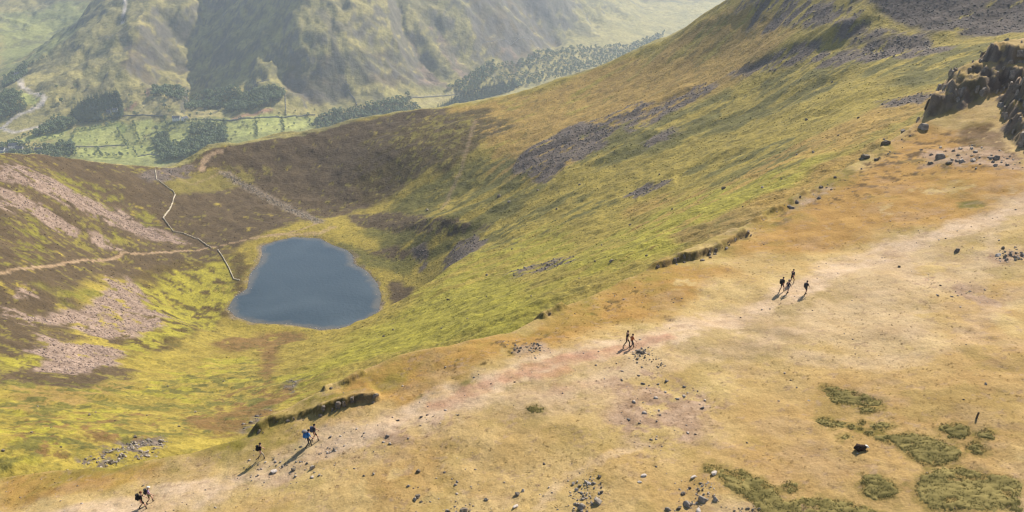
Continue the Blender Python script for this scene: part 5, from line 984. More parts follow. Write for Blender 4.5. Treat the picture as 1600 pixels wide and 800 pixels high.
ROCK = {'d': plain('dark crag rock', (0.175, 0.145, 0.112), 0.9, 0.4, 3.0, 0.06, 0.25), 'g': plain('grey rock', (0.28, 0.24, 0.195), 0.9, 0.4, 3.0, 0.05, 0.2),
        'p': plain('pale topped rock', (0.33, 0.285, 0.235), 0.9, 0.35, 3.0, 0.05, 0.2), 'w': plain('whitish slab rock', (0.42, 0.37, 0.32), 0.9, 0.3, 3.0, 0.05, 0.15)}

# ---------------------------------------------------------------- mesh helpers
def new_obj(name, me, mat=None, parent=None, loc=None, rot=None, scale=None):
    if mat is not None and not me.materials: me.materials.append(mat)
    o = bpy.data.objects.new(name, me); COL.objects.link(o)
    if parent is not None: o.parent = parent
    if loc is not None: o.location = loc
    if rot is not None: o.rotation_euler = rot
    if scale is not None: o.scale = scale if hasattr(scale, '__len__') else (scale,) * 3
    return o
def empty(name, loc, rz=0.0):
    o = bpy.data.objects.new(name, None); COL.objects.link(o); o.location = loc; o.rotation_euler = (0, 0, rz); o.empty_display_size = 0.2
    return o
def tag(o, label, cat, group=None, kind=None):
    o['label'] = label; o['category'] = cat
    if group: o['group'] = group
    o['kind'] = kind or 'thing'
    return o
def mesh_of(name, V, F, mat=None, smooth=False, cols=None):
    me = bpy.data.meshes.new(name); me.from_pydata([tuple(v) for v in V], [], [tuple(f) for f in F]); me.update()
    if mat: me.materials.append(mat)
    if smooth: me.polygons.foreach_set('use_smooth', np.ones(len(me.polygons), bool))
    if cols is not None:
        a = me.attributes.new('cover', 'FLOAT_COLOR', 'POINT')
        a.data.foreach_set('color', np.concatenate([cols, np.ones((len(cols), 1))], 1).astype(np.float32).ravel())
    return me
def rock_mesh(name, seed, mat, sub=2, cuts=7, flat=0.75):
    """an angular weathered stone, about 1 m across, its base at z = 0"""
    r = random.Random(seed); bm = bmesh.new(); bmesh.ops.create_icosphere(bm, subdivisions=sub, radius=0.62)
    for v in bm.verts: v.co += Vector((r.uniform(-1, 1), r.uniform(-1, 1), r.uniform(-1, 1))) * 0.05
    for _ in range(cuts):
        n = Vector((r.gauss(0, 1), r.gauss(0, 1), r.gauss(0, 0.8))).normalized(); d = r.uniform(0.27, 0.42)
        for v in bm.verts:
            k = v.co.dot(n) - d
            if k > 0: v.co -= n * k * 0.97
    sx, sy = r.uniform(0.8, 1.2), r.uniform(0.7, 1.05)
    for v in bm.verts: v.co.x *= sx; v.co.y *= sy; v.co.z *= flat
    for v in bm.verts: v.co.z += 0.24
    me = bpy.data.meshes.new(name); bm.to_mesh(me); bm.free(); me.materials.append(mat)
    return me
def block_mesh(name, seed, mat):
    """a jointed crag block: a leaning prism with broken top, about 1 m wide and tall"""
    r = random.Random(seed); bm = bmesh.new(); n = r.choice((4, 5, 5, 6)); rings = []; ang = sorted(r.uniform(-.25, .25) + 2 * math.pi * i / n for i in range(n))
    lean = (r.uniform(-.18, .18), r.uniform(-.18, .18))
    for z, s in ((-0.25, 1.06), (0.3, r.uniform(.92, 1.05)), (0.72, r.uniform(.82, .98)), (1.0, r.uniform(.5, .8))):
        rings.append([bm.verts.new((0.5 * s * math.cos(ang[i]) * r.uniform(.92, 1.1) + lean[0] * z, 0.5 * s * math.sin(ang[i]) * r.uniform(.92, 1.1) + lean[1] * z, z + r.uniform(-.09, .09))) for i in range(n)])
    for a, b in zip(rings[:-1], rings[1:]):
        for i in range(n): bm.faces.new((a[i], a[(i + 1) % n], b[(i + 1) % n], b[i]))
    bm.faces.new(rings[-1]); bm.faces.new(rings[0][::-1])
    me = bpy.data.meshes.new(name); bm.to_mesh(me); bm.free(); me.materials.append(mat)
    return me
BOUL = {t: [rock_mesh('boulder_' + t, 100 * k + ord(t), ROCK[t], 2, 13, 0.82) for k in range(5)] for t in 'dgpw'}
SLAB = {t: [rock_mesh('slab_' + t, 900 + 100 * k + ord(t), ROCK[t], 2, 10, 0.27) for k in range(3)] for t in 'gpw'}
BLOCK = [block_mesh('crag_block', 50 + k, ROCK['d']) for k in range(9)] + [block_mesh('crag_block', 90 + k, ROCK['g']) for k in range(3)]

def scatter_joined(name, xs, ys, base_V, base_F, sizes, cols, lift=0.0, flat=None, label=None, cat=None, kind='stuff', spin=True):
    """many small copies joined into one mesh (too many to count)"""
    n = len(xs); z = sample(xs, ys)[0]
    bV = np.array(base_V, float); bF = np.array(base_F)
    a = rng.uniform(0, 2 * math.pi, n) if spin else np.zeros(n); ca, sa = np.cos(a), np.sin(a)
    st = rng.uniform(0.7, 1.3, (n, 3)) * np.asarray(sizes)[:, None]
    if flat is not None: st[:, 2] *= flat
    P = bV[None] * st[:, None, :]
    Q = np.stack([P[..., 0] * ca[:, None] - P[..., 1] * sa[:, None], P[..., 0] * sa[:, None] + P[..., 1] * ca[:, None], P[..., 2]], -1)
    Q += np.stack([xs, ys, z + lift], -1)[:, None, :]
    F = (bF[None] + (np.arange(n) * len(bV))[:, None, None]).reshape(-1, bF.shape[1])
    me = bpy.data.meshes.new(name); V = Q.reshape(-1, 3)
    me.vertices.add(len(V)); me.vertices.foreach_set('co', V.astype(np.float32).ravel())
    k = bF.shape[1]
    me.loops.add(F.size); me.loops.foreach_set('vertex_index', F.astype(np.int32).ravel())
    me.polygons.add(len(F)); me.polygons.foreach_set('loop_start', np.arange(0, F.size, k, dtype=np.int32))
    at = me.attributes.new('cover', 'FLOAT_COLOR', 'POINT'); C = np.repeat(cols, len(bV), 0)
    at.data.foreach_set('color', np.concatenate([C, np.ones((len(C), 1))], 1).astype(np.float32).ravel())
    me.materials.append(M_COVER); me.update(); me.validate()
    o = bpy.data.objects.new(name, me); COL.objects.link(o); o['kind'] = kind
    if label: o['label'] = label
    if cat: o['category'] = cat
    return o
def hull_stone(seed, nv=9):
    r = random.Random(seed); bm = bmesh.new()
    for _ in range(nv):
        v = Vector((r.gauss(0, 1), r.gauss(0, 1), r.gauss(0, 1))).normalized() * 0.5; bm.verts.new((v.x, v.y, v.z * 0.8 + 0.12))
    bmesh.ops.convex_hull(bm, input=bm.verts[:]); bmesh.ops.triangulate(bm, faces=bm.faces[:])
    loose = [v for v in bm.verts if not v.link_faces]
    if loose: bmesh.ops.delete(bm, geom=loose, context='VERTS')
    bm.verts.index_update(); V = [tuple(v.co) for v in bm.verts]; F = [[v.index for v in f.verts] for f in bm.faces]; bm.free()
    return V, F
TUFT_V, TUFT_F = [], []
for k in range(7):
    a = k * 2 * math.pi / 7 + 0.3; b = a + 0.9; q_ = (0.20, 0.34, 0.27)[k % 3]
    i = len(TUFT_V); TUFT_V += [(0.22 * math.cos(a), 0.22 * math.sin(a), -0.05), (0.22 * math.cos(b), 0.22 * math.sin(b), -0.05), (q_ * math.cos((a + b) / 2), q_ * math.sin((a + b) / 2), 0.11 + 0.04 * (k % 3))]
    TUFT_F.append([i, i + 1, i + 2])

def in_poly(n, pts):
    """n random points inside an outline"""
    P = np.array(pts); out = np.zeros((0, 2))
    while len(out) < n:
        q = rng.uniform(P.min(0), P.max(0), (max(64, 2 * n), 2)); out = np.vstack([out, q[poly_sd(q[:, 0], q[:, 1], pts) > 0]])
    return out[:n]
def fan(n, r0, r1, power=1.0):
    """random points over the sector of land in front of the ridge, evenly by area between two distances"""
    r = np.sqrt(rng.uniform(r0 ** 2, r1 ** 2, n)) if power == 2 else r0 * (r1 / r0) ** rng.uniform(0, 1, n)
    t = rng.uniform(-0.72, 0.72, n)
    return r * np.sin(t), r * np.cos(t)

# ---------------------------------------------------------------- the crag and the rock outcrops along the ridge edge
def outcrop(label, spots, kinds=None):
    """spots: (x, y, z of the top, width, height, turn); the jointed blocks are parts of one outcrop"""
    cx = sum(s[0] for s in spots) / len(spots); cy = sum(s[1] for s in spots) / len(spots)
    base = empty('rock_outcrop', (cx, cy, gz((cx, cy)) - 0.3))
    for x, y, zt, w, h, turn in spots:
        b = new_obj('rock_block', rnd.choice(kinds or BLOCK[:9]), parent=base)
        b.location = (x - base.location.x, y - base.location.y, zt - h - base.location.z)
        b.rotation_euler = (rnd.uniform(-.28, .28), rnd.uniform(-.28, .28), turn + rnd.gauss(0, .35)); b.scale = (w * rnd.uniform(.8, 1.5), w * rnd.uniform(.6, 1.0), h)
    return tag(base, label, 'rock outcrop', 'rock outcrops along the ridge edge')
def along(pts, step, jitter):
    P = [Vector(p) for p in pts]; out = []
    for a, b in zip(P[:-1], P[1:]):
        L = (b - a).length; n = max(1, int(L / step)); d = (b - a) / L; nrm = Vector((-d.y, d.x))
        for k in range(n):
            q = a + d * (L * (k + rnd.random()) / n) + nrm * rnd.gauss(0, jitter); out.append((q.x, q.y))
    return out
rib_labels = ['long dark rock outcrop at the ridge edge beside the three walkers', 'small dark rock step behind the long outcrop', 'short dark rock outcrop halfway along the ridge edge',
              'long broken rock outcrop at the ridge edge left of the four walkers', 'low rock step at the ridge edge below the crag']
for k, (pts, h, back) in enumerate(T['ribs']):
    sp = []
    for a, b in zip(pts[:-1], pts[1:]):
        d = Vector((b[0] - a[0], b[1] - a[1])); L = d.length; d /= L; nr = Vector((-d.y, d.x)); turn = math.atan2(d.y, d.x)
        for m in range(max(2, int(L / (0.5 if k < 4 else 1.2)))):
            t = rnd.random() * L; off = rnd.uniform(-.45, .25); q = Vector(a) + d * t + nr * off
            top = gz(q + nr * 0.5) if off > -0.2 else (gz(q + nr * 0.5) * .45 + gz(q - nr * .3) * .55)
            sp.append((q.x, q.y, top + rnd.uniform(-.3, .05), rnd.uniform(.15, .5), rnd.uniform(.3, .8) * h, turn))
    outcrop(rib_labels[k], sp)
# rock showing through the turf up to the crag
if RIDGE_ROCKS:
    sp = [(p[0], p[1], gz(p) + .32 * w, w, w * .8, rnd.uniform(.4, 1.2)) for p, w in RIDGE_ROCKS[:20]]
    outcrop('scattered dark rocks breaking through turf along the ridge edge left of the crag', sp)
    sp = [(p[0], p[1], gz(p) + .30 * w, w, w * .8, rnd.uniform(.4, 1.2)) for p, w in RIDGE_ROCKS[20:60]]
    outcrop('broken grey rocks strewn over the slope at the foot of the crag', sp, BLOCK[7:])
    sp = [(p[0], p[1], gz(p) + .25 * w, w * .8, w * .7, rnd.uniform(.4, 1.2)) for p, w in RIDGE_ROCKS[60:]]
    outcrop('low rocks in the turf along the long broken outcrop', sp)
def crag():
    q = np.vstack([in_poly(16000, T['mounds'][0][0]), in_poly(3000, T['mounds'][1][0])]); rng.shuffle(q)
    e = 0.6; z = sample(q[:, 0], q[:, 1])[0]
    gx = (sample(q[:, 0] + e, q[:, 1])[0] - sample(q[:, 0] - e, q[:, 1])[0]) / (2 * e); gy = (sample(q[:, 0], q[:, 1] + e)[0] - sample(q[:, 0], q[:, 1] - e)[0]) / (2 * e)
    d1, _ = LAND.edges(q[:, 0], q[:, 1]); th = np.arctan2(q[:, 0], q[:, 1])
    steep = np.hypot(gx, gy); face = ((gy > 0.1) | (gx > 0.2)) & (steep > 0.62) & (d1 < 5) & (th < 0.64)
    rim = (d1 > -7) & (d1 < 2.5) & (th < 0.60) & ~face & (rng.uniform(0, 1, len(q)) < 0.3)
    got = []
    for sel, lim, gap in ((face, 275, 0.5), (rim, 296, 1.5)):
        for p, g1, g2, zz in zip(q[sel], gx[sel], gy[sel], z[sel]):
            if len(got) >= lim: break
            if all((p[0] - g[0]) ** 2 + (p[1] - g[1]) ** 2 > gap ** 2 for g in got): got.append((p[0] - .42 * g1 / (math.hypot(g1, g2) + .1), p[1] - .42 * g2 / (math.hypot(g1, g2) + .1), zz + rnd.uniform(-.05, .32), rnd.uniform(.4, 1.15), rnd.uniform(.9, 1.8), math.atan2(g2, g1) + 1.571))
    outcrop('tall jointed rock crag with grassy top at the upper right edge', got, BLOCK[7:] + BLOCK[9:] + BLOCK[9:])
crag()

# ---------------------------------------------------------------- boulders one can point at
def boulder(p, w, t, label, group=None, mesh=None):
    me = mesh or (rnd.choice(SLAB[t]) if t == 'w' else rnd.choice(BOUL[t]))
    o = new_obj('boulder', me, loc=(p[0], p[1], gz(p) - 0.10 * w), rot=(rnd.uniform(-.25, .25), rnd.uniform(-.25, .25), rnd.uniform(0, 6.28)), scale=w * rnd.uniform(.76, 1.0))
    return tag(o, label, 'boulder', group or 'boulders on the ridge')
for p, w, t, label in BOULDERS:
    o = boulder(p, w, t, label, mesh=rnd.choice(BLOCK) if ' rock ' in label or ' block ' in label else None)
    if ' rock ' in label or ' block ' in label: o.scale = (w, w * .7, w * .55)
for label, group, items in CLUSTERS:
    pale = 'pale' in label; dark = 'dark' in label
    for p, w in items: boulder(p, w, 'w' if pale else rnd.choice('ddg') if dark else rnd.choice('dggpp'), label, group)
for p, w in CORRIE_BOULDERS: boulder(p, w, rnd.choice('ddg'), 'dark boulder lying loose on the green corrie side', 'loose boulders in the corrie')

# stones too many to count: scree, path rubble, gravel on the ridge
def stones_on(name, polys, n, s0, s1, tones, label):
    V, F = hull_stone(hash(name) % 1000 if False else len(name) * 7)
    tot = np.array([abs(sum(a[0] * b[1] - b[0] * a[1] for a, b in zip(p, p[1:] + p[:1]))) for p in polys]); tot = tot / tot.sum()
    Q = np.vstack([in_poly(max(3, int(n * f)), p) for p, f in zip(polys, tot)])
    z, c, idn, lay = sample(Q[:, 0], Q[:, 1]); keep = idn == 2
    Q, c = Q[keep], c[keep]
    g = rng.uniform(0, 1, len(Q))[:, None]
    col = np.array(tones[0]) * g + np.array(tones[1]) * (1 - g)
    scatter_joined(name, Q[:, 0], Q[:, 1], V, F, s0 * (s1 / s0) ** (rng.uniform(0, 1, len(Q)) ** 2), col, flat=0.7, label=label)
stones_on('scree_stones', [p[2] for p in PAINT if p[1] == 'scree'], 9000, 0.5, 1.5, ((0.40, 0.31, 0.26), (0.22, 0.165, 0.14)), 'pinkish scree stones on the moor slope left of the tarn')
stones_on('dark_scree_stones', [p[2] for p in PAINT if p[1] in ('screegrey', 'screedark')], 9000, 0.5, 1.7, ((0.21, 0.185, 0.165), (0.09, 0.08, 0.072)), 'dark grey scree stones on the corrie side')
def gravel():
    V, F = hull_stone(3)
    x, y = fan(60000, 48, 175); z, c, idn, lay = sample(x, y)
    dens = np.clip(0.08 + 0.9 * (idn == 1) + 0.9 * sstep(0.15, 0.6, fbm(x / 6, y / 6, 3, 951)), 0, 1) * (lay == 0)
    k = rng.uniform(0, 1, len(x)) < dens * 0.16
    x, y = x[k], y[k]; n = len(x); g = rng.uniform(0, 1, n)[:, None]
    col = np.array((0.42, 0.35, 0.29)) * g + np.array((0.10, 0.085, 0.075)) * (1 - g)
    scatter_joined('path_gravel', x, y, V, F, 0.055 * (6.5 ** (rng.uniform(0, 1, n) ** 3)), col, flat=0.7, label='loose stones and gravel strewn over the ridge and its path')
    V, F = hull_stone(5); pts = [l[2] for l in LINES if l[1] == 'pathgrey'][0]
    P = np.array(pts); seg = rng.integers(0, len(P) - 1, 1300); t = rng.uniform(0, 1, 1300)[:, None]
    Q = P[seg] * (1 - t) + P[seg + 1] * t + rng.normal(0, 2.4, (1300, 2)); g = rng.uniform(0, 1, 1300)[:, None]
    scatter_joined('path_rubble', Q[:, 0], Q[:, 1], V, F, 0.5 * (3.2 ** (rng.uniform(0, 1, 1300) ** 2)), np.array((0.36, 0.32, 0.27)) * g + np.array((0.13, 0.12, 0.10)) * (1 - g), flat=0.7, label='grey rubble of the stony path above the tarn')
    P = np.array(T['tarn']); P = np.vstack([P, P[:1]]); seg = rng.integers(0, len(P) - 1, 1500); t = rng.uniform(0, 1, 1500)[:, None]
    Q = P[seg] * (1 - t) + P[seg + 1] * t + rng.normal(0, 1.6, (1500, 2)); g = rng.uniform(0, 1, 1500)[:, None]
    scatter_joined('shore_stones', Q[:, 0], Q[:, 1], V, F, 0.4 * (3.5 ** (rng.uniform(0, 1, 1500) ** 2)), np.array((0.42, 0.36, 0.30)) * g + np.array((0.10, 0.09, 0.08)) * (1 - g), flat=0.6, label='stones along the shore of the tarn')
gravel()
def rubble():
    V, F = hull_stone(9); X_, Y_, S_ = [], [], []
    for label, group, items in CLUSTERS:
        for p, w in items:
            for _ in range(4): X_.append(p[0] + rnd.gauss(0, .45 * max(1, w))); Y_.append(p[1] + rnd.gauss(0, .6 * max(1, w))); S_.append(w * rnd.uniform(.25, .7))
    for p in [p[2] for p in PAINT if p[0] == 'F' and p[1] == 'stony']:
        P = np.array(p); ar = 0.5 * abs(sum(a[0] * b[1] - b[0] * a[1] for a, b in zip(p, p[1:] + p[:1])))
        for q in in_poly(int(min(260, ar * .8)), p): X_.append(q[0]); Y_.append(q[1]); S_.append(.10 * 4.5 ** (rnd.random() ** 2))
    n = len(X_); g = rng.uniform(0, 1, n)[:, None]
    scatter_joined('rubble', np.array(X_), np.array(Y_), V, F, np.array(S_), np.array((0.40, 0.345, 0.295)) * g + np.array((0.12, 0.105, 0.095)) * (1 - g), flat=0.75, label='small broken stones lying between the boulders of the ridge')
rubble()

# ---------------------------------------------------------------- grass tussocks and low shrubs (cover nobody could count)
def cover_plants():
    x, y = fan(22000, 47, 180); z, c, idn, lay = sample(x, y); d1, d2 = LAND.edges(x, y)
    k = (lay == 0) & (idn != 1) & (rng.uniform(0, 1, len(x)) < np.clip(0.55 + 0.8 * fbm(x / 7, y / 7, 3, 961), 0.08, 1))
    x, y, c = x[k], y[k], c[k]
    scatter_joined('grass_tussocks', x, y, TUFT_V, TUFT_F, rng.uniform(0.16, 0.46, len(x)), c * rng.uniform(0.85, 1.35, (len(x), 1)), flat=0.8, label='dry grass tussocks on the ridge')
    V, F = hull_stone(21, 8)
    x, y = fan(46000, 180, 830, 1); z, c, idn, lay = sample(x, y)
    near = poly_sd(x, y, T['tarn']) > -3
    k = (lay == 1) & (idn != 1) & (idn != 2) & ~near & (rng.uniform(0, 1, len(x)) < np.clip(0.5 + 0.9 * fbm(x / 14, y / 11, 4, 971), 0.05, 1))
    x, y, c = x[k], y[k], c[k]; rr = np.hypot(x, y)
    scatter_joined('moor_shrubs', x, y, V, F, rng.uniform(0.4, 1.0, len(x)) * np.clip(rr / 350, 0.5, 1.5), c * rng.uniform(0.62, 1.12, (len(x), 1)), lift=-0.12, flat=0.55, label='low heather and bilberry clumps on the corrie sides')
cover_plants()

# ---------------------------------------------------------------- bilberry mats on the ridge
def mat_object(pts, label):
    """a low cushion of bilberry: a knobbly mound with leafy sprigs standing out of it"""
    P = np.array(pts); c = P.mean(0); area = 0.5 * abs(sum(a[0] * b[1] - b[0] * a[1] for a, b in zip(pts, pts[1:] + pts[:1])))
    root = empty('bilberry_mat', (c[0], c[1], gz(c))); st = 0.085 if area < 12 else 0.12
    gx, gy = np.meshgrid(np.arange(P[:, 0].min() - .4, P[:, 0].max() + .4, st), np.arange(P[:, 1].min() - .4, P[:, 1].max() + .4, st)); sh = gx.shape
    x = gx.ravel() + rng.uniform(-.03, .03, gx.size); y = gy.ravel() + rng.uniform(-.03, .03, gx.size)
    sd = poly_sd(x, y, pts) + 0.38 * fbm(x / 0.6, y / 0.6, 4, 991, 0.75) - 0.02
    lump = fbm(x / 0.55 + 0.3 * y, y / 0.26, 3, 997, 0.6)
    hole = sstep(0.6, 0.8, fbm(x / 0.8, y / 0.8, 4, 993))
    z = sample(x, y)[0]; top = z - 0.06 + (0.13 * sstep(-0.02, 0.25, sd) + 0.042 * lump * sstep(0, .2, sd)) * (1 - hole)
    t = np.clip(0.5 + 0.5 * fbm(x / 1.3, y / 1.1, 3, 995) + 0.35 * lump, 0, 1)[:, None]
    C = np.array((0.105, 0.09, 0.028)) * (1 - t) + np.array((0.235, 0.19, 0.066)) * t
    V = np.stack([x, y, top], 1) - np.array(root.location); idx = np.arange(gx.size).reshape(sh)
    q = np.stack([idx[:-1, :-1], idx[:-1, 1:], idx[1:, 1:], idx[1:, :-1]], -1).reshape(-1, 4); ok = (sd[q] > -0.04).any(1)
    new_obj('cushion', mesh_of('mat_cushion', V, q[ok].tolist(), M_COVER, True, C), parent=root)
    n = int(min(1500, 20 + area * 55)); Q = in_poly(n, pts); zq = sample(Q[:, 0], Q[:, 1])[0] + 0.06; SV, SF, SC = [], [], []
    for (px, py), zz in zip(Q, zq):
        k0 = len(SV); a = rnd.uniform(0, 6.28); s0 = rnd.uniform(.05, .11); col = np.array((0.29, 0.24, 0.08)) * rnd.uniform(.55, 1.25)
        for m in range(3):
            bb = a + m * 2.09
            SV += [(px + s0 * math.cos(bb - .5), py + s0 * math.sin(bb - .5), zz), (px + s0 * math.cos(bb + .5), py + s0 * math.sin(bb + .5), zz), (px + s0 * .3 * math.cos(bb), py + s0 * .3 * math.sin(bb), zz + .045)]; SF.append((k0 + 3 * m, k0 + 3 * m + 1, k0 + 3 * m + 2)); SC += [col * .8, col * .8, col]
    new_obj('sprigs', mesh_of('mat_sprigs', np.array(SV) - np.array(root.location), SF, M_COVER, cols=np.array(SC)), parent=root)['kind'] = 'stuff'
    return tag(root, label, 'shrub', 'bilberry mats on the ridge')
for pts, label in MATS: mat_object(pts, label)

# ---------------------------------------------------------------- walls
WALLSTONE = plain('lichened wall stone', (0.52, 0.46, 0.35), 0.95, 0.4, 0.8, 0.1)
WALLPALE = plain('valley field wall stone', (0.20, 0.19, 0.17), 0.95, 0.3, 0.2)  # one grey stone tone for all the valley walls
def wall(pts, height, width, mat, label, group, step=0.9):
    P = [Vector(p) for p in pts]; V, F = [], []; c = P[len(P) // 2]; root = Vector((c.x, c.y, gz(c)))
    for a, b in zip(P[:-1], P[1:]):
        L = (b - a).length; n = max(1, int(L / step)); d = (b - a) / L; nr = Vector((-d.y, d.x)); yaw = math.atan2(d.y, d.x)
        for k in range(n):
            q = a + d * (L * (k + .5) / n) + nr * rnd.gauss(0, .06 * width); z = gz(q); h = height * rnd.uniform(.8, 1.15); w = width * rnd.uniform(.85, 1.15); l2 = L / n * .56
            k0 = len(V)
            for zz, ww in ((-.4, w * .62), (h * .8, w * .42), (h, w * .3)):
                for sx, sy in ((-1, -1), (1, -1), (1, 1), (-1, 1)):
                    e = q + d * (sx * l2) + nr * (sy * ww); V.append((e.x - root.x, e.y - root.y, z + zz + rnd.uniform(-.08, .08) - root.z))
            for r_ in (0, 4):
                for j in range(4): F.append((k0 + r_ + j, k0 + r_ + (j + 1) % 4, k0 + r_ + 4 + (j + 1) % 4, k0 + r_ + 4 + j))
            F.append((k0 + 8, k0 + 9, k0 + 10, k0 + 11))
    o = new_obj('drystone_wall', mesh_of('drystone_wall', V, F, mat), loc=root)
    return tag(o, label, 'wall', group)
for pts, label in WALLS: wall(pts, 0.75, 0.6, WALLSTONE, label, 'drystone walls on the moor')
for pts, h, label in FIELD_WALLS: wall(pts, h, 1.8, WALLPALE, label, 'field walls in the valley', 6.0)

# ---------------------------------------------------------------- valley trees
LEAF = [plain('tree leaves', (0.095, 0.125, 0.048), 0.8, 0.45, 0.35, 0, 0.35), plain('conifer needles', (0.05, 0.078, 0.038), 0.85, 0.4, 0.35, 0, 0.3)]
BARK = plain('tree bark', (0.09, 0.07, 0.055), 0.95, 0.3, 1.0)
def tree_mesh(kind, seed, low=False):
    """tapered trunk with limbs and a crown of many leaf clumps; 1 unit tall"""
    r = random.Random(seed); V, F, mi = [], [], []
    def tube(a, b, ra, rb):
        a, b = Vector(a), Vector(b); d = (b - a).normalized(); u = d.orthogonal().normalized(); w = d.cross(u); k = len(V)
        for p, rr in ((a, ra), (b, rb)):
            for j in range(5): V.append(tuple(p + (u * math.cos(j * 1.2566) + w * math.sin(j * 1.2566)) * rr))
        for j in range(5): F.append((k + j, k + (j + 1) % 5, k + 5 + (j + 1) % 5, k + 5 + j)); mi.append(1)
    def clump(c, s, up=0.75):
        k = len(V); m = 4 if low else 6; c = Vector(c)
        V.append((c.x, c.y, c.z + s * up)); 
        for j in range(m): V.append((c.x + s * r.uniform(.75, 1.2) * math.cos(j * 6.283 / m), c.y + s * r.uniform(.75, 1.2) * math.sin(j * 6.283 / m), c.z + s * r.uniform(-.25, .25)))
        V.append((c.x, c.y, c.z - s * up * .8))
        for j in range(m):
            F.append((k, k + 1 + j, k + 1 + (j + 1) % m)); mi.append(0); F.append((k + m + 1, k + 1 + (j + 1) % m, k + 1 + j)); mi.append(0)
    if kind == 'conifer':
        tube((0, 0, -.05), (0, 0, .9), .022, .006)
        for t in range(0, 6, 2 if low else 1):
            z = .22 + .125 * t; rad = .24 * (1 - t / 6.6)
            for j in range(5): a = j * 1.2566 + t + r.uniform(-.3, .3); clump((rad * .7 * math.cos(a), rad * .7 * math.sin(a), z + r.uniform(-.03, .03)), rad * .52, 1.0 if low else .55)
        clump((0, 0, .93), .05, 1.4)
    else:
        tube((0, 0, -.05), (0, 0, .42), .035, .022)
        for j in range(4):
            a = j * 1.57 + r.uniform(-.4, .4); tube((0, 0, .3), (.22 * math.cos(a), .22 * math.sin(a), .62), .018, .007)
        for j in range(13 if low else 26):
            a = r.uniform(0, 6.283); u = r.uniform(-.75, 1); rad = math.sqrt(1 - min(1, u * u)) * r.uniform(.7, 1.05)
            clump((.33 * rad * math.cos(a), .33 * rad * math.sin(a), .60 + .30 * u), r.uniform(.13, .2) if low else r.uniform(.09, .16))
    me = mesh_of(kind + '_tree', V, F); me.materials.append(LEAF[kind == 'conifer']); me.materials.append(BARK)
    me.polygons.foreach_set('material_index', np.array(mi, np.int32))
    return me
TREES_LOW = {k: [tree_mesh(k, 40 + s, True) for s in range(4)] for k in ('broad', 'conifer')}
TREES = {k: [tree_mesh(k, 10 + s) for s in range(4)] for k in ('broad', 'conifer')}
def plant_woods():
    allt = []
    for kind, W, spc, label, group in WOODS:
        P = np.array(W); got = np.zeros((0, 2))
        for q in in_poly(4000, W)[:2600]:
            if min((q[0] - h_[0][0]) ** 2 + ((q[1] - h_[0][1] + 10) * .7) ** 2 for h_ in HOUSES) < 15 ** 2: continue
            if not len(got) or ((got - q) ** 2).sum(1).min() > (spc * rnd.uniform(.45, .95)) ** 2: got = np.vstack([got, q])
        z = sample(got[:, 0], got[:, 1])[0]
        allt += [(math.hypot(p[0], p[1]), p, zz, kind, label, group) for p, zz in zip(got, z)]
    for h in HEDGES:
        for q in along(h, 7.0, 1.2): allt.append((math.hypot(*q), q, gz(q), 'hedge', 'bushy tree in the hedgerows between the valley fields', 'hedgerow trees'))
    allt = [t + ({'broad': rnd.uniform(7, 18), 'conifer': rnd.uniform(13, 19), 'hedge': rnd.uniform(5.5, 10), 'scatter': rnd.uniform(5, 11)}[t[3]],) for t in allt]; allt.sort(key=lambda t: -t[6] / t[0]); rest = {'broad': [], 'conifer': []}
    for k, (d, p, z, kind, label, group, h) in enumerate(allt):
        mk = 'conifer' if kind == 'conifer' else 'broad'
        if k < 300:
            o = new_obj('tree', rnd.choice(TREES[mk]), loc=(p[0], p[1], z - .3), rot=(0, 0, rnd.uniform(0, 6.28)), scale=(h * rnd.uniform(.9, 1.2), h * rnd.uniform(.9, 1.2), h)); tag(o, label, 'tree', group)
        else: rest[mk].append((p[0], p[1], z, h))
    V, F, MI, base = [], [], [], 0
    for mk, L in rest.items():
        for x, y, z, h in L:
            me = rnd.choice(TREES_LOW[mk]); nv = len(me.vertices); co = np.empty(nv * 3, np.float32); me.vertices.foreach_get('co', co); co = co.reshape(-1, 3) * h
            a = rnd.uniform(0, 6.28); c, s = math.cos(a), math.sin(a)
            V.append(np.stack([co[:, 0] * c - co[:, 1] * s + x, co[:, 0] * s + co[:, 1] * c + y, co[:, 2] + z - .3], 1))
            F += [tuple(i + base for i in f.vertices) for f in me.polygons]; MI += [f.material_index + (2 if mk == 'conifer' and f.material_index == 0 else 0) for f in me.polygons]; base += nv
    me = mesh_of('far_woodland', np.vstack(V), F)
    for m in (LEAF[0], BARK, LEAF[1]): me.materials.append(m)
    me.polygons.foreach_set('material_index', np.array(MI, np.int32))
    o = new_obj('far_woodland', me); o['kind'] = 'stuff'; o['label'] = 'blue green woods reading as one mass in the far valley'
    for p, h, label in LONE_TREES:
        o = new_obj('tree', rnd.choice(TREES['broad']), loc=(p[0], p[1], gz(p) - .3), rot=(0, 0, rnd.uniform(0, 6.28)), scale=h); tag(o, label, 'tree', 'lone trees in the valley')
plant_woods()

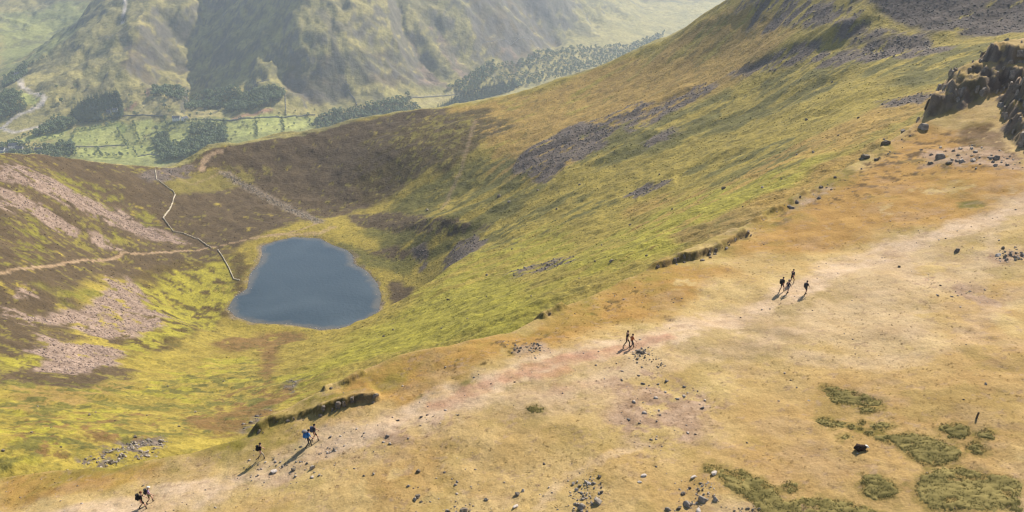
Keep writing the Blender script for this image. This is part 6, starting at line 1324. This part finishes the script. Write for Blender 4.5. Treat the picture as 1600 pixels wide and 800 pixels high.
# ---------------------------------------------------------------- valley houses and cars
HM = {'white': plain('whitewashed wall', (0.78, 0.76, 0.72), 0.9, 0.06, 0.5), 'grey': plain('slate stone wall', (0.30, 0.28, 0.26), 0.9, 0.2, 0.5), 'slate': plain('slate roof', (0.10, 0.105, 0.12), 0.7, 0.2, 0.5), 'glass': plain('dark window glass', (0.03, 0.035, 0.04), 0.2, 0.1), 'wood': plain('painted door', (0.10, 0.06, 0.04), 0.6, 0.1)}
def box(V, F, x0, x1, y0, y1, z0, z1):
    k = len(V); V += [(x0, y0, z0), (x1, y0, z0), (x1, y1, z0), (x0, y1, z0), (x0, y0, z1), (x1, y0, z1), (x1, y1, z1), (x0, y1, z1)]
    F += [(k, k + 3, k + 2, k + 1), (k + 4, k + 5, k + 6, k + 7), (k, k + 1, k + 5, k + 4), (k + 1, k + 2, k + 6, k + 5), (k + 2, k + 3, k + 7, k + 6), (k + 3, k, k + 4, k + 7)]
def boxes(name, L, mat, parent, bevel=0):
    V, F = [], []
    for b in L: box(V, F, *b)
    return new_obj(name, mesh_of(name, V, F, mat), parent=parent)
def house(p, w, d, h, rz, c, label):
    root = empty('house', (p[0], p[1], gz(p) - .4), rz); g = d * .42
    V = [(-w/2, -d/2, -1), (w/2, -d/2, -1), (w/2, d/2, -1), (-w/2, d/2, -1), (-w/2, -d/2, h), (w/2, -d/2, h), (w/2, d/2, h), (-w/2, d/2, h), (-w/2, 0, h + g), (w/2, 0, h + g)]
    new_obj('wall', mesh_of('house_wall', V, [(0, 1, 5, 4), (2, 3, 7, 6), (1, 2, 6, 9, 5), (3, 0, 4, 8, 7)], HM[c]), parent=root)
    e = .5; k = g / (d / 2); V = []
    for x in (-w/2 - .4, w/2 + .4):
        V += [(x, -d/2 - e, h - e * k + .05), (x, 0, h + g + .05), (x, d/2 + e, h - e * k + .05), (x, d/2 + e, h - e * k + .3), (x, 0, h + g + .32), (x, -d/2 - e, h - e * k + .3)]
    rf = new_obj('roof', mesh_of('house_roof', V, [(0, 1, 7, 6), (1, 2, 8, 7), (2, 3, 9, 8), (3, 4, 10, 9), (4, 5, 11, 10), (5, 0, 6, 11), (0, 5, 4, 1), (1, 4, 3, 2), (6, 7, 10, 11), (7, 8, 9, 10)], HM['slate']), parent=root)
    for s in (-1, 1): boxes('chimney', [(s * (w/2 - .9) - .5, s * (w/2 - .9) + .5, -.45, .45, h + g - .5, h + g + 1.3)], HM[c], rf)
    for x in (-w * .3, 0, w * .3):
        if abs(x) > .1: boxes('window', [(x - .6, x + .6, -d/2 - .05, -d/2 + .1, 1.2, 2.5)], HM['glass'], root)
        if h > 4.5: boxes('window', [(x - .6, x + .6, -d/2 - .05, -d/2 + .1, h - 1.7, h - .5)], HM['glass'], root)
    boxes('door', [(-.5, .5, -d/2 - .05, -d/2 + .1, .2, 2.3)], HM['wood'], root)
    return tag(root, label, 'house', 'houses in the valley')
for a in HOUSES: house(*a)
def vehicle(p, s, label):
    root = empty('parked_car', (p[0], p[1], gz(p)), 0.7); paint_ = HM['white']; L, W = (5.2, 2.0) if s == 1.0 else (4.3, 1.8); H = 2.3 if s == 1.0 else 1.45
    prof = [(-L/2, .35), (L/2, .35), (L/2, .95), (L/2 - .9, 1.05), (L/2 - 1.6, H - .1), (L/2 - 2.0, H), (-L/2 + .3, H), (-L/2, 1.1)]
    V = [(x, sy * W / 2, z) for sy in (-1, 1) for x, z in prof]; n = len(prof)
    new_obj('body', mesh_of('car_body', V, [tuple(range(n)), tuple(range(2 * n - 1, n - 1, -1))] + [(j, n + j, n + (j + 1) % n, (j + 1) % n) for j in range(n)], paint_), parent=root)
    for sy in (-1, 1):
        boxes('window', [(-L/2 + .5, L/2 - 1.75, sy * W/2 - .02, sy * W/2 + .02, 1.0 if H < 2 else 1.35, H - .12)], HM['glass'], root)
        for sx in (-1, 1):
            V, F = [], []
            for j in range(12): V += [(.33 * math.cos(j * .5236), -.1, .33 * math.sin(j * .5236)), (.33 * math.cos(j * .5236), .1, .33 * math.sin(j * .5236))]
            F = [(2 * j, 2 * j + 1, (2 * j + 3) % 24, (2 * j + 2) % 24) for j in range(12)] + [tuple(range(0, 24, 2)), tuple(range(23, 0, -2))]
            new_obj('wheel', mesh_of('wheel', V, F, HM['glass']), parent=root, loc=(sx * (L/2 - .85), sy * (W/2 - .08), .33))
    return tag(root, label, 'van' if s == 1.0 else 'car')
for a in CARS: vehicle(*a)

# ---------------------------------------------------------------- wooden post
def post():
    m = plain('weathered post wood', (0.10, 0.075, 0.05), 0.95, 0.35, 9.0, 0.02); V, F = [], []
    R = [(-.3, .085), (0, .09), (.5, .085), (1.0, .08), (1.12, .075), (1.16, .04)]
    for k, (z, r) in enumerate(R):
        for j in range(10): V.append((r * math.cos(j * .6283) * rnd.uniform(.92, 1.08), r * math.sin(j * .6283) * rnd.uniform(.92, 1.08), z + (.03 * math.cos(j * .6283) if z > 1 else 0)))
    for k in range(len(R) - 1):
        for j in range(10): F.append((10 * k + j, 10 * k + (j + 1) % 10, 10 * k + 10 + (j + 1) % 10, 10 * k + 10 + j))
    F.append(tuple(range(50, 60)))
    o = new_obj('wooden_post', mesh_of('wooden_post', V, F, m), loc=(POST[0], POST[1], gz(POST)), rot=(.05, .1, .4), scale=(0.9, 0.9, 0.52))
    tag(o, 'short weathered wooden post standing alone in the grass at right', 'post')
post()

# ---------------------------------------------------------------- skinned figures
def skin_mesh(name, verts, edges, radii, levels=1, root=0):
    """grow one continuous surface round a skeleton"""
    me = bpy.data.meshes.new(name + '_bones'); me.from_pydata([tuple(v) for v in verts], edges, []); me.update()
    o = bpy.data.objects.new(name + '_bones', me); COL.objects.link(o)
    o.modifiers.new('skin', 'SKIN').use_smooth_shade = True
    for k, sv in enumerate(me.skin_vertices[0].data):
        rr = radii[k]; sv.radius = rr if isinstance(rr, tuple) else (rr, rr); sv.use_root = (k == root)
    s = o.modifiers.new('sub', 'SUBSURF'); s.levels = levels; s.render_levels = levels
    dg = bpy.context.evaluated_depsgraph_get(); ev = o.evaluated_get(dg); out = bpy.data.meshes.new_from_object(ev, depsgraph=dg); out.name = name
    bpy.data.objects.remove(o); bpy.data.meshes.remove(me)
    out.materials.clear(); out.polygons.foreach_set('use_smooth', np.ones(len(out.polygons), bool))
    return out
CLOTH = {'black': (0.012, 0.012, 0.014), 'darkgrey': (0.045, 0.045, 0.05), 'navy': (0.02, 0.025, 0.05), 'grey': (0.20, 0.19, 0.19), 'rust': (0.36, 0.10, 0.03), 'khaki': (0.40, 0.33, 0.24), 'blue': (0.04, 0.17, 0.42),
         'lilac': (0.46, 0.30, 0.42), 'olive': (0.14, 0.12, 0.06), 'skin': (0.52, 0.30, 0.21), 'brown': (0.07, 0.04, 0.025), 'darkbrown': (0.04, 0.025, 0.018), 'auburn': (0.16, 0.055, 0.025), 'white': (0.75, 0.72, 0.66), 'greyblue': (0.06, 0.07, 0.11), 'boot': (0.05, 0.035, 0.03)}
CM = {k: plain('cloth ' + k, v, 0.85, 0.15, 6.0) for k, v in CLOTH.items()}
def ball(name, c, r, sq, mat, parent, zmin=None, seg=14):
    bm = bmesh.new(); bmesh.ops.create_uvsphere(bm, u_segments=seg, v_segments=10, radius=1.0)
    if zmin is not None: bmesh.ops.delete(bm, geom=[v for v in bm.verts if v.co.z < zmin], context='VERTS')
    for v in bm.verts: v.co = Vector((v.co.x * r * sq[0] + c[0], v.co.y * r * sq[1] + c[1], v.co.z * r * sq[2] + c[2]))
    me = bpy.data.meshes.new(name); bm.to_mesh(me); bm.free(); me.materials.append(mat); me.polygons.foreach_set('use_smooth', np.ones(len(me.polygons), bool))
    return new_obj(name, me, parent=parent)
def person(p, az, ph, height, shirt, shorts, legs, hair, pack, label, extra):
    k = height / 1.75; lean = 0.10 if 'carrier' in label else 0.05
    V, E, R, G = [], [], [], []
    def j(pos, r, par=None, g='shirt'):
        V.append(Vector(pos) * k); R.append(tuple(q * k for q in r) if isinstance(r, tuple) else r * k); G.append(g)
        if par is not None: E.append((par, len(V) - 1))
        return len(V) - 1
    pel = j((0, 0, .96), (.155, .115), None, 'shorts')
    sp1 = j((0, lean * .4, 1.14), (.135, .10), pel); ch = j((0, lean * .9, 1.34), (.165, .12), sp1); nk = j((0, lean * 1.3, 1.49), .058, ch, 'skin')
    hd = j((0, lean * 1.6 + .01, 1.60), (.078, .092), nk, 'skin'); ht = j((0, lean * 1.6, 1.70), (.066, .078), hd, 'skin'); j((0, lean * 1.6 + .10, 1.60), .018, hd, 'skin')
    for s in (-1, 1):
        f = ph * s
        hp = j((s * .09, 0, .90), .092, pel, 'shorts')
        if f > 0: kn, an, to = (s * .095, .24, .52), (s * .09, .26, .10), (s * .10, .42, .05)
        else: kn, an, to = (s * .095, .03, .50), (s * .09, -.27, .16), (s * .10, -.15, .045)
        mid = tuple((a + b) / 2 for a, b in zip((s * .09, 0, .90), kn)); md = j(mid, .078, hp, 'shorts'); kk = j(kn, .056, md, 'legs')
        cf = j(tuple(a * .6 + b * .4 for a, b in zip(kn, an)), .055, kk, 'legs'); aa = j(an, .042, cf, 'boot'); he = j((an[0], an[1] - .03, an[2] - .05), .045, aa, 'boot'); j(to, .036, aa, 'boot')
        sh = j((s * .17, lean * 1.0, 1.40), .066, ch); sw = -f * .16
        el = j((s * .23, lean + sw * .6, 1.14), .046, sh, 'shirt'); wr = j((s * .22, lean + sw * 1.3 + .10, .95), .032, el, 'skin'); pa = j((s * .215, lean + sw * 1.5 + .13, .88), (.022, .036), wr, 'skin')
        for q in range(4): a = j((s * (.212 - .004 * q), lean + sw * 1.5 + .115 + .019 * q, .825 - .012 * (q in (1, 2))), .0095, pa, 'skin'); j((s * (.20 - .004 * q), lean + sw * 1.5 + .125 + .019 * q, .785 - .014 * (q in (1, 2))), .0085, a, 'skin')
        a = j((s * .195, lean + sw * 1.5 + .165, .90), .010, wr, 'skin'); j((s * .188, lean + sw * 1.5 + .185, .865), .009, a, 'skin')
    me = skin_mesh('person_body', V, E, R, 1, 0)
    names = ['shirt', 'shorts', 'legs', 'skin', 'boot']; cols = [shirt, shorts, legs, 'skin', 'boot']
    for c in cols: me.materials.append(CM[c])
    segs = [(V[a], V[b], G[b]) for a, b in E]; idx = []
    for f in me.polygons:
        c = f.center; best, bg = 1e9, 'shirt'
        for a, b, g in segs:
            ab = b - a; t = max(0, min(1, (c - a).dot(ab) / max(1e-9, ab.length_squared))); d = (c - a - ab * t).length
            if d < best: best, bg = d, (g if t > .3 or g in ('skin', 'boot') else G[[i for i, v in enumerate(V) if v == a][0]])
        idx.append(names.index(bg))
    me.polygons.foreach_set('material_index', np.array(idx, np.int32))
    lo = min(v.co.z for v in me.vertices)
    o = new_obj('person', me, loc=(p[0], p[1], gz(p) - lo - .02), rot=(0, 0, -az)); tag(o, label, 'person', 'walkers on the ridge')
    h0 = lean * 1.6 * k
    if extra == 'cap':
        c = ball('cap', (0, h0, 1.655 * k), .108 * k, (.95, 1.08, .95), CM['white'], o, -.15); boxes('brim', [(-.07 * k, .07 * k, h0 + .09 * k, h0 + .19 * k, 1.625 * k, 1.64 * k)], CM['white'], c)
    else: ball('hair', (0, h0 - .012, 1.655 * k), .104 * k, (.92, 1.06, .95), CM[hair], o, -.35)
    for s in (-1, 1): ball('eye', (s * .032 * k, h0 + .098 * k, 1.625 * k), .011 * k, (1, 1, 1), CM['black'], o, None, 8)
    return o, k, lean
def backpack(body, k, lean, colr, label, big=1.0):
    root = empty('backpack', body.location, body.rotation_euler.z); m = CM[colr]; y = (lean - .13) * k
    def pad(name, x0, x1, y0, y1, z0, z1, mat, parent):
        bm = bmesh.new(); bmesh.ops.create_cube(bm, size=1); bmesh.ops.bevel(bm, geom=bm.edges[:], offset=.22, segments=3, affect='EDGES')
        for v in bm.verts: v.co = Vector(((x0 + x1) / 2 + v.co.x * (x1 - x0), (y0 + y1) / 2 + v.co.y * (y1 - y0), (z0 + z1) / 2 + v.co.z * (z1 - z0)))
        me = bpy.data.meshes.new(name); bm.to_mesh(me); bm.free(); me.materials.append(mat); return new_obj(name, me, parent=parent)
    pad('pack_body', -.16 * k * big, .16 * k * big, y - .22 * k * big, y + .02, 1.0 * k, 1.46 * k, m, root); pad('lid', -.15 * k * big, .15 * k * big, y - .23 * k * big, y, 1.42 * k, 1.53 * k, m, root)
    pad('front_pocket', -.11 * k, .11 * k, y - .27 * k * big, y - .17 * k * big, 1.05 * k, 1.28 * k, m, root)
    for s in (-1, 1):
        V, F = [], []
        for q, (yy, zz) in enumerate(((y, 1.44), (lean * k + .02, 1.475), (lean * k + .125, 1.36), (lean * k + .10, 1.15), (y, 1.05))):
            V += [(s * .10 * k - .025, yy, zz * k), (s * .10 * k + .025, yy, zz * k)]
        F = [(2 * q, 2 * q + 1, 2 * q + 3, 2 * q + 2) for q in range(4)]
        new_obj('strap', mesh_of('strap', V, F, m), parent=root)
    return tag(root, label, 'backpack', 'backpacks of the walkers')
pack_labels = {0: 'large black backpack on the leftmost of the four walkers', 3: 'dark grey backpack on the rightmost of the four walkers', 6: 'black backpack on the lone last walker', 8: 'grey blue backpack on the walker with bare legs', 9: 'black backpack on the walker with reddish hair', 10: 'small dark backpack on the walker with the white cap'}
for n_, a in enumerate(PEOPLE):
    o, k, lean = person(*a)
    if a[8]: backpack(o, k, lean, a[8], pack_labels[n_], 1.15 if n_ in (0, 9) else 1.0)
    if 'carrier' in a[9]:
        r_ = backpack(o, k, lean, 'blue', 'blue child carrier with a grey sunshade on the back of the blue jacket', 1.25); r_.name = 'child_carrier'; r_['category'] = 'child carrier'
        ball('sunshade', (0, lean - .30, 1.66), .22, (.95, 1.1, .7), CM['grey'], r_, -.1)
        for s in (-1, 1): boxes('frame_bar', [(s * .17 - .012, s * .17 + .012, lean - .34, lean - .31, .95, 1.70)], CM['darkgrey'], r_)

# ---------------------------------------------------------------- sheep
WOOL = {'dark': plain('dark brown fleece', (0.035, 0.02, 0.015), 1.0, 0.4, 12.0, 0.03), 'white': plain('white fleece', (0.72, 0.68, 0.6), 1.0, 0.12, 12.0, 0.03)}
FACE = plain('pale sheep face', (0.7, 0.66, 0.6), 0.9, 0.08, 8.0)
def sheep(p, az, kind, label):
    V, E, R, G = [], [], [], []
    def j(pos, r, par=None, g=0):
        V.append(Vector(pos)); R.append(r); G.append(g)
        if par is not None: E.append((par, len(V) - 1))
        return len(V) - 1
    b = j((0, -.05, .62), (.25, .24)); r1 = j((0, -.36, .64), (.23, .22), b); r2 = j((0, -.52, .62), (.13, .14), r1); j((0, -.62, .52), .04, r2)
    c = j((0, .28, .62), (.22, .24), b); n = j((0, .46, .70), (.13, .14), c); h = j((0, .58, .66), (.085, .09), n, 1); m = j((0, .72, .52), (.055, .055), h, 1); j((0, .77, .47), .04, m, 1)
    for s in (-1, 1): e = j((s * .10, .56, .73), .028, h, 1); j((s * .18, .55, .70), .018, e, 1)
    lie = kind == 'dark'     # lying with its legs folded
    for s in (-1, 1):
        if lie:
            a = j((s * .17, .30, .46), .075, c); q = j((s * .19, .44, .41), .042, a); j((s * .16, .30, .37), .034, q)
            a = j((s * .20, -.30, .47), .10, r1); q = j((s * .24, -.12, .42), .055, a); j((s * .22, -.30, .37), .036, q)
        else:
            a = j((s * .13, .30, .42), .075, c); q = j((s * .13, .29, .25), .042, a, 1); j((s * .13, .30, .03), .034, q, 1)
            a = j((s * .13, -.32, .44), .10, r1); q = j((s * .13, -.28, .33), .055, a); q = j((s * .13, -.42, .22), .038, q, 1); j((s * .13, -.39, .03), .034, q, 1)
    me = skin_mesh('sheep_body', V, E, R, 1, 0); me.materials.append(WOOL[kind]); me.materials.append(FACE)
    idx = []
    for f in me.polygons:
        d = [(((f.center - (V[a] + V[b2]) / 2).length), G[b2]) for a, b2 in E]; idx.append(min(d)[1])
    me.polygons.foreach_set('material_index', np.array(idx, np.int32))
    o = new_obj('sheep', me, loc=(p[0], p[1], gz(p) - (.32 if lie else 0)), rot=(0, 0, -az), scale=0.92); tag(o, label, 'sheep', 'sheep on the fell')
for a in SHEEP: sheep(*a)

# ---------------------------------------------------------------- summer haze in the air
def build_haze():
    m = bpy.data.materials.new('haze air'); m.use_nodes = True
    n = m.node_tree.nodes; l = m.node_tree.links; n.clear()
    out = n.new('ShaderNodeOutputMaterial'); v = n.new('ShaderNodeVolumePrincipled')
    v.inputs['Color'].default_value = (0.68, 0.81, 1.0, 1); v.inputs['Density'].default_value = HAZE; v.inputs['Anisotropy'].default_value = 0.35
    l.new(v.outputs[0], out.inputs['Volume'])
    me = bpy.data.meshes.new('haze'); bm = bmesh.new(); bmesh.ops.create_cube(bm, size=1.0); bm.to_mesh(me); bm.free(); me.materials.append(m)
    o = bpy.data.objects.new('haze', me); COL.objects.link(o); o['kind'] = 'stuff'
    x0, x1, y0, y1, z0, z1 = -5400, 5400, -300, 7000, -520, 760
    o.scale = (x1 - x0, y1 - y0, z1 - z0); o.location = ((x0 + x1) / 2, (y0 + y1) / 2, (z0 + z1) / 2)
HAZE = 0.000082
build_haze()
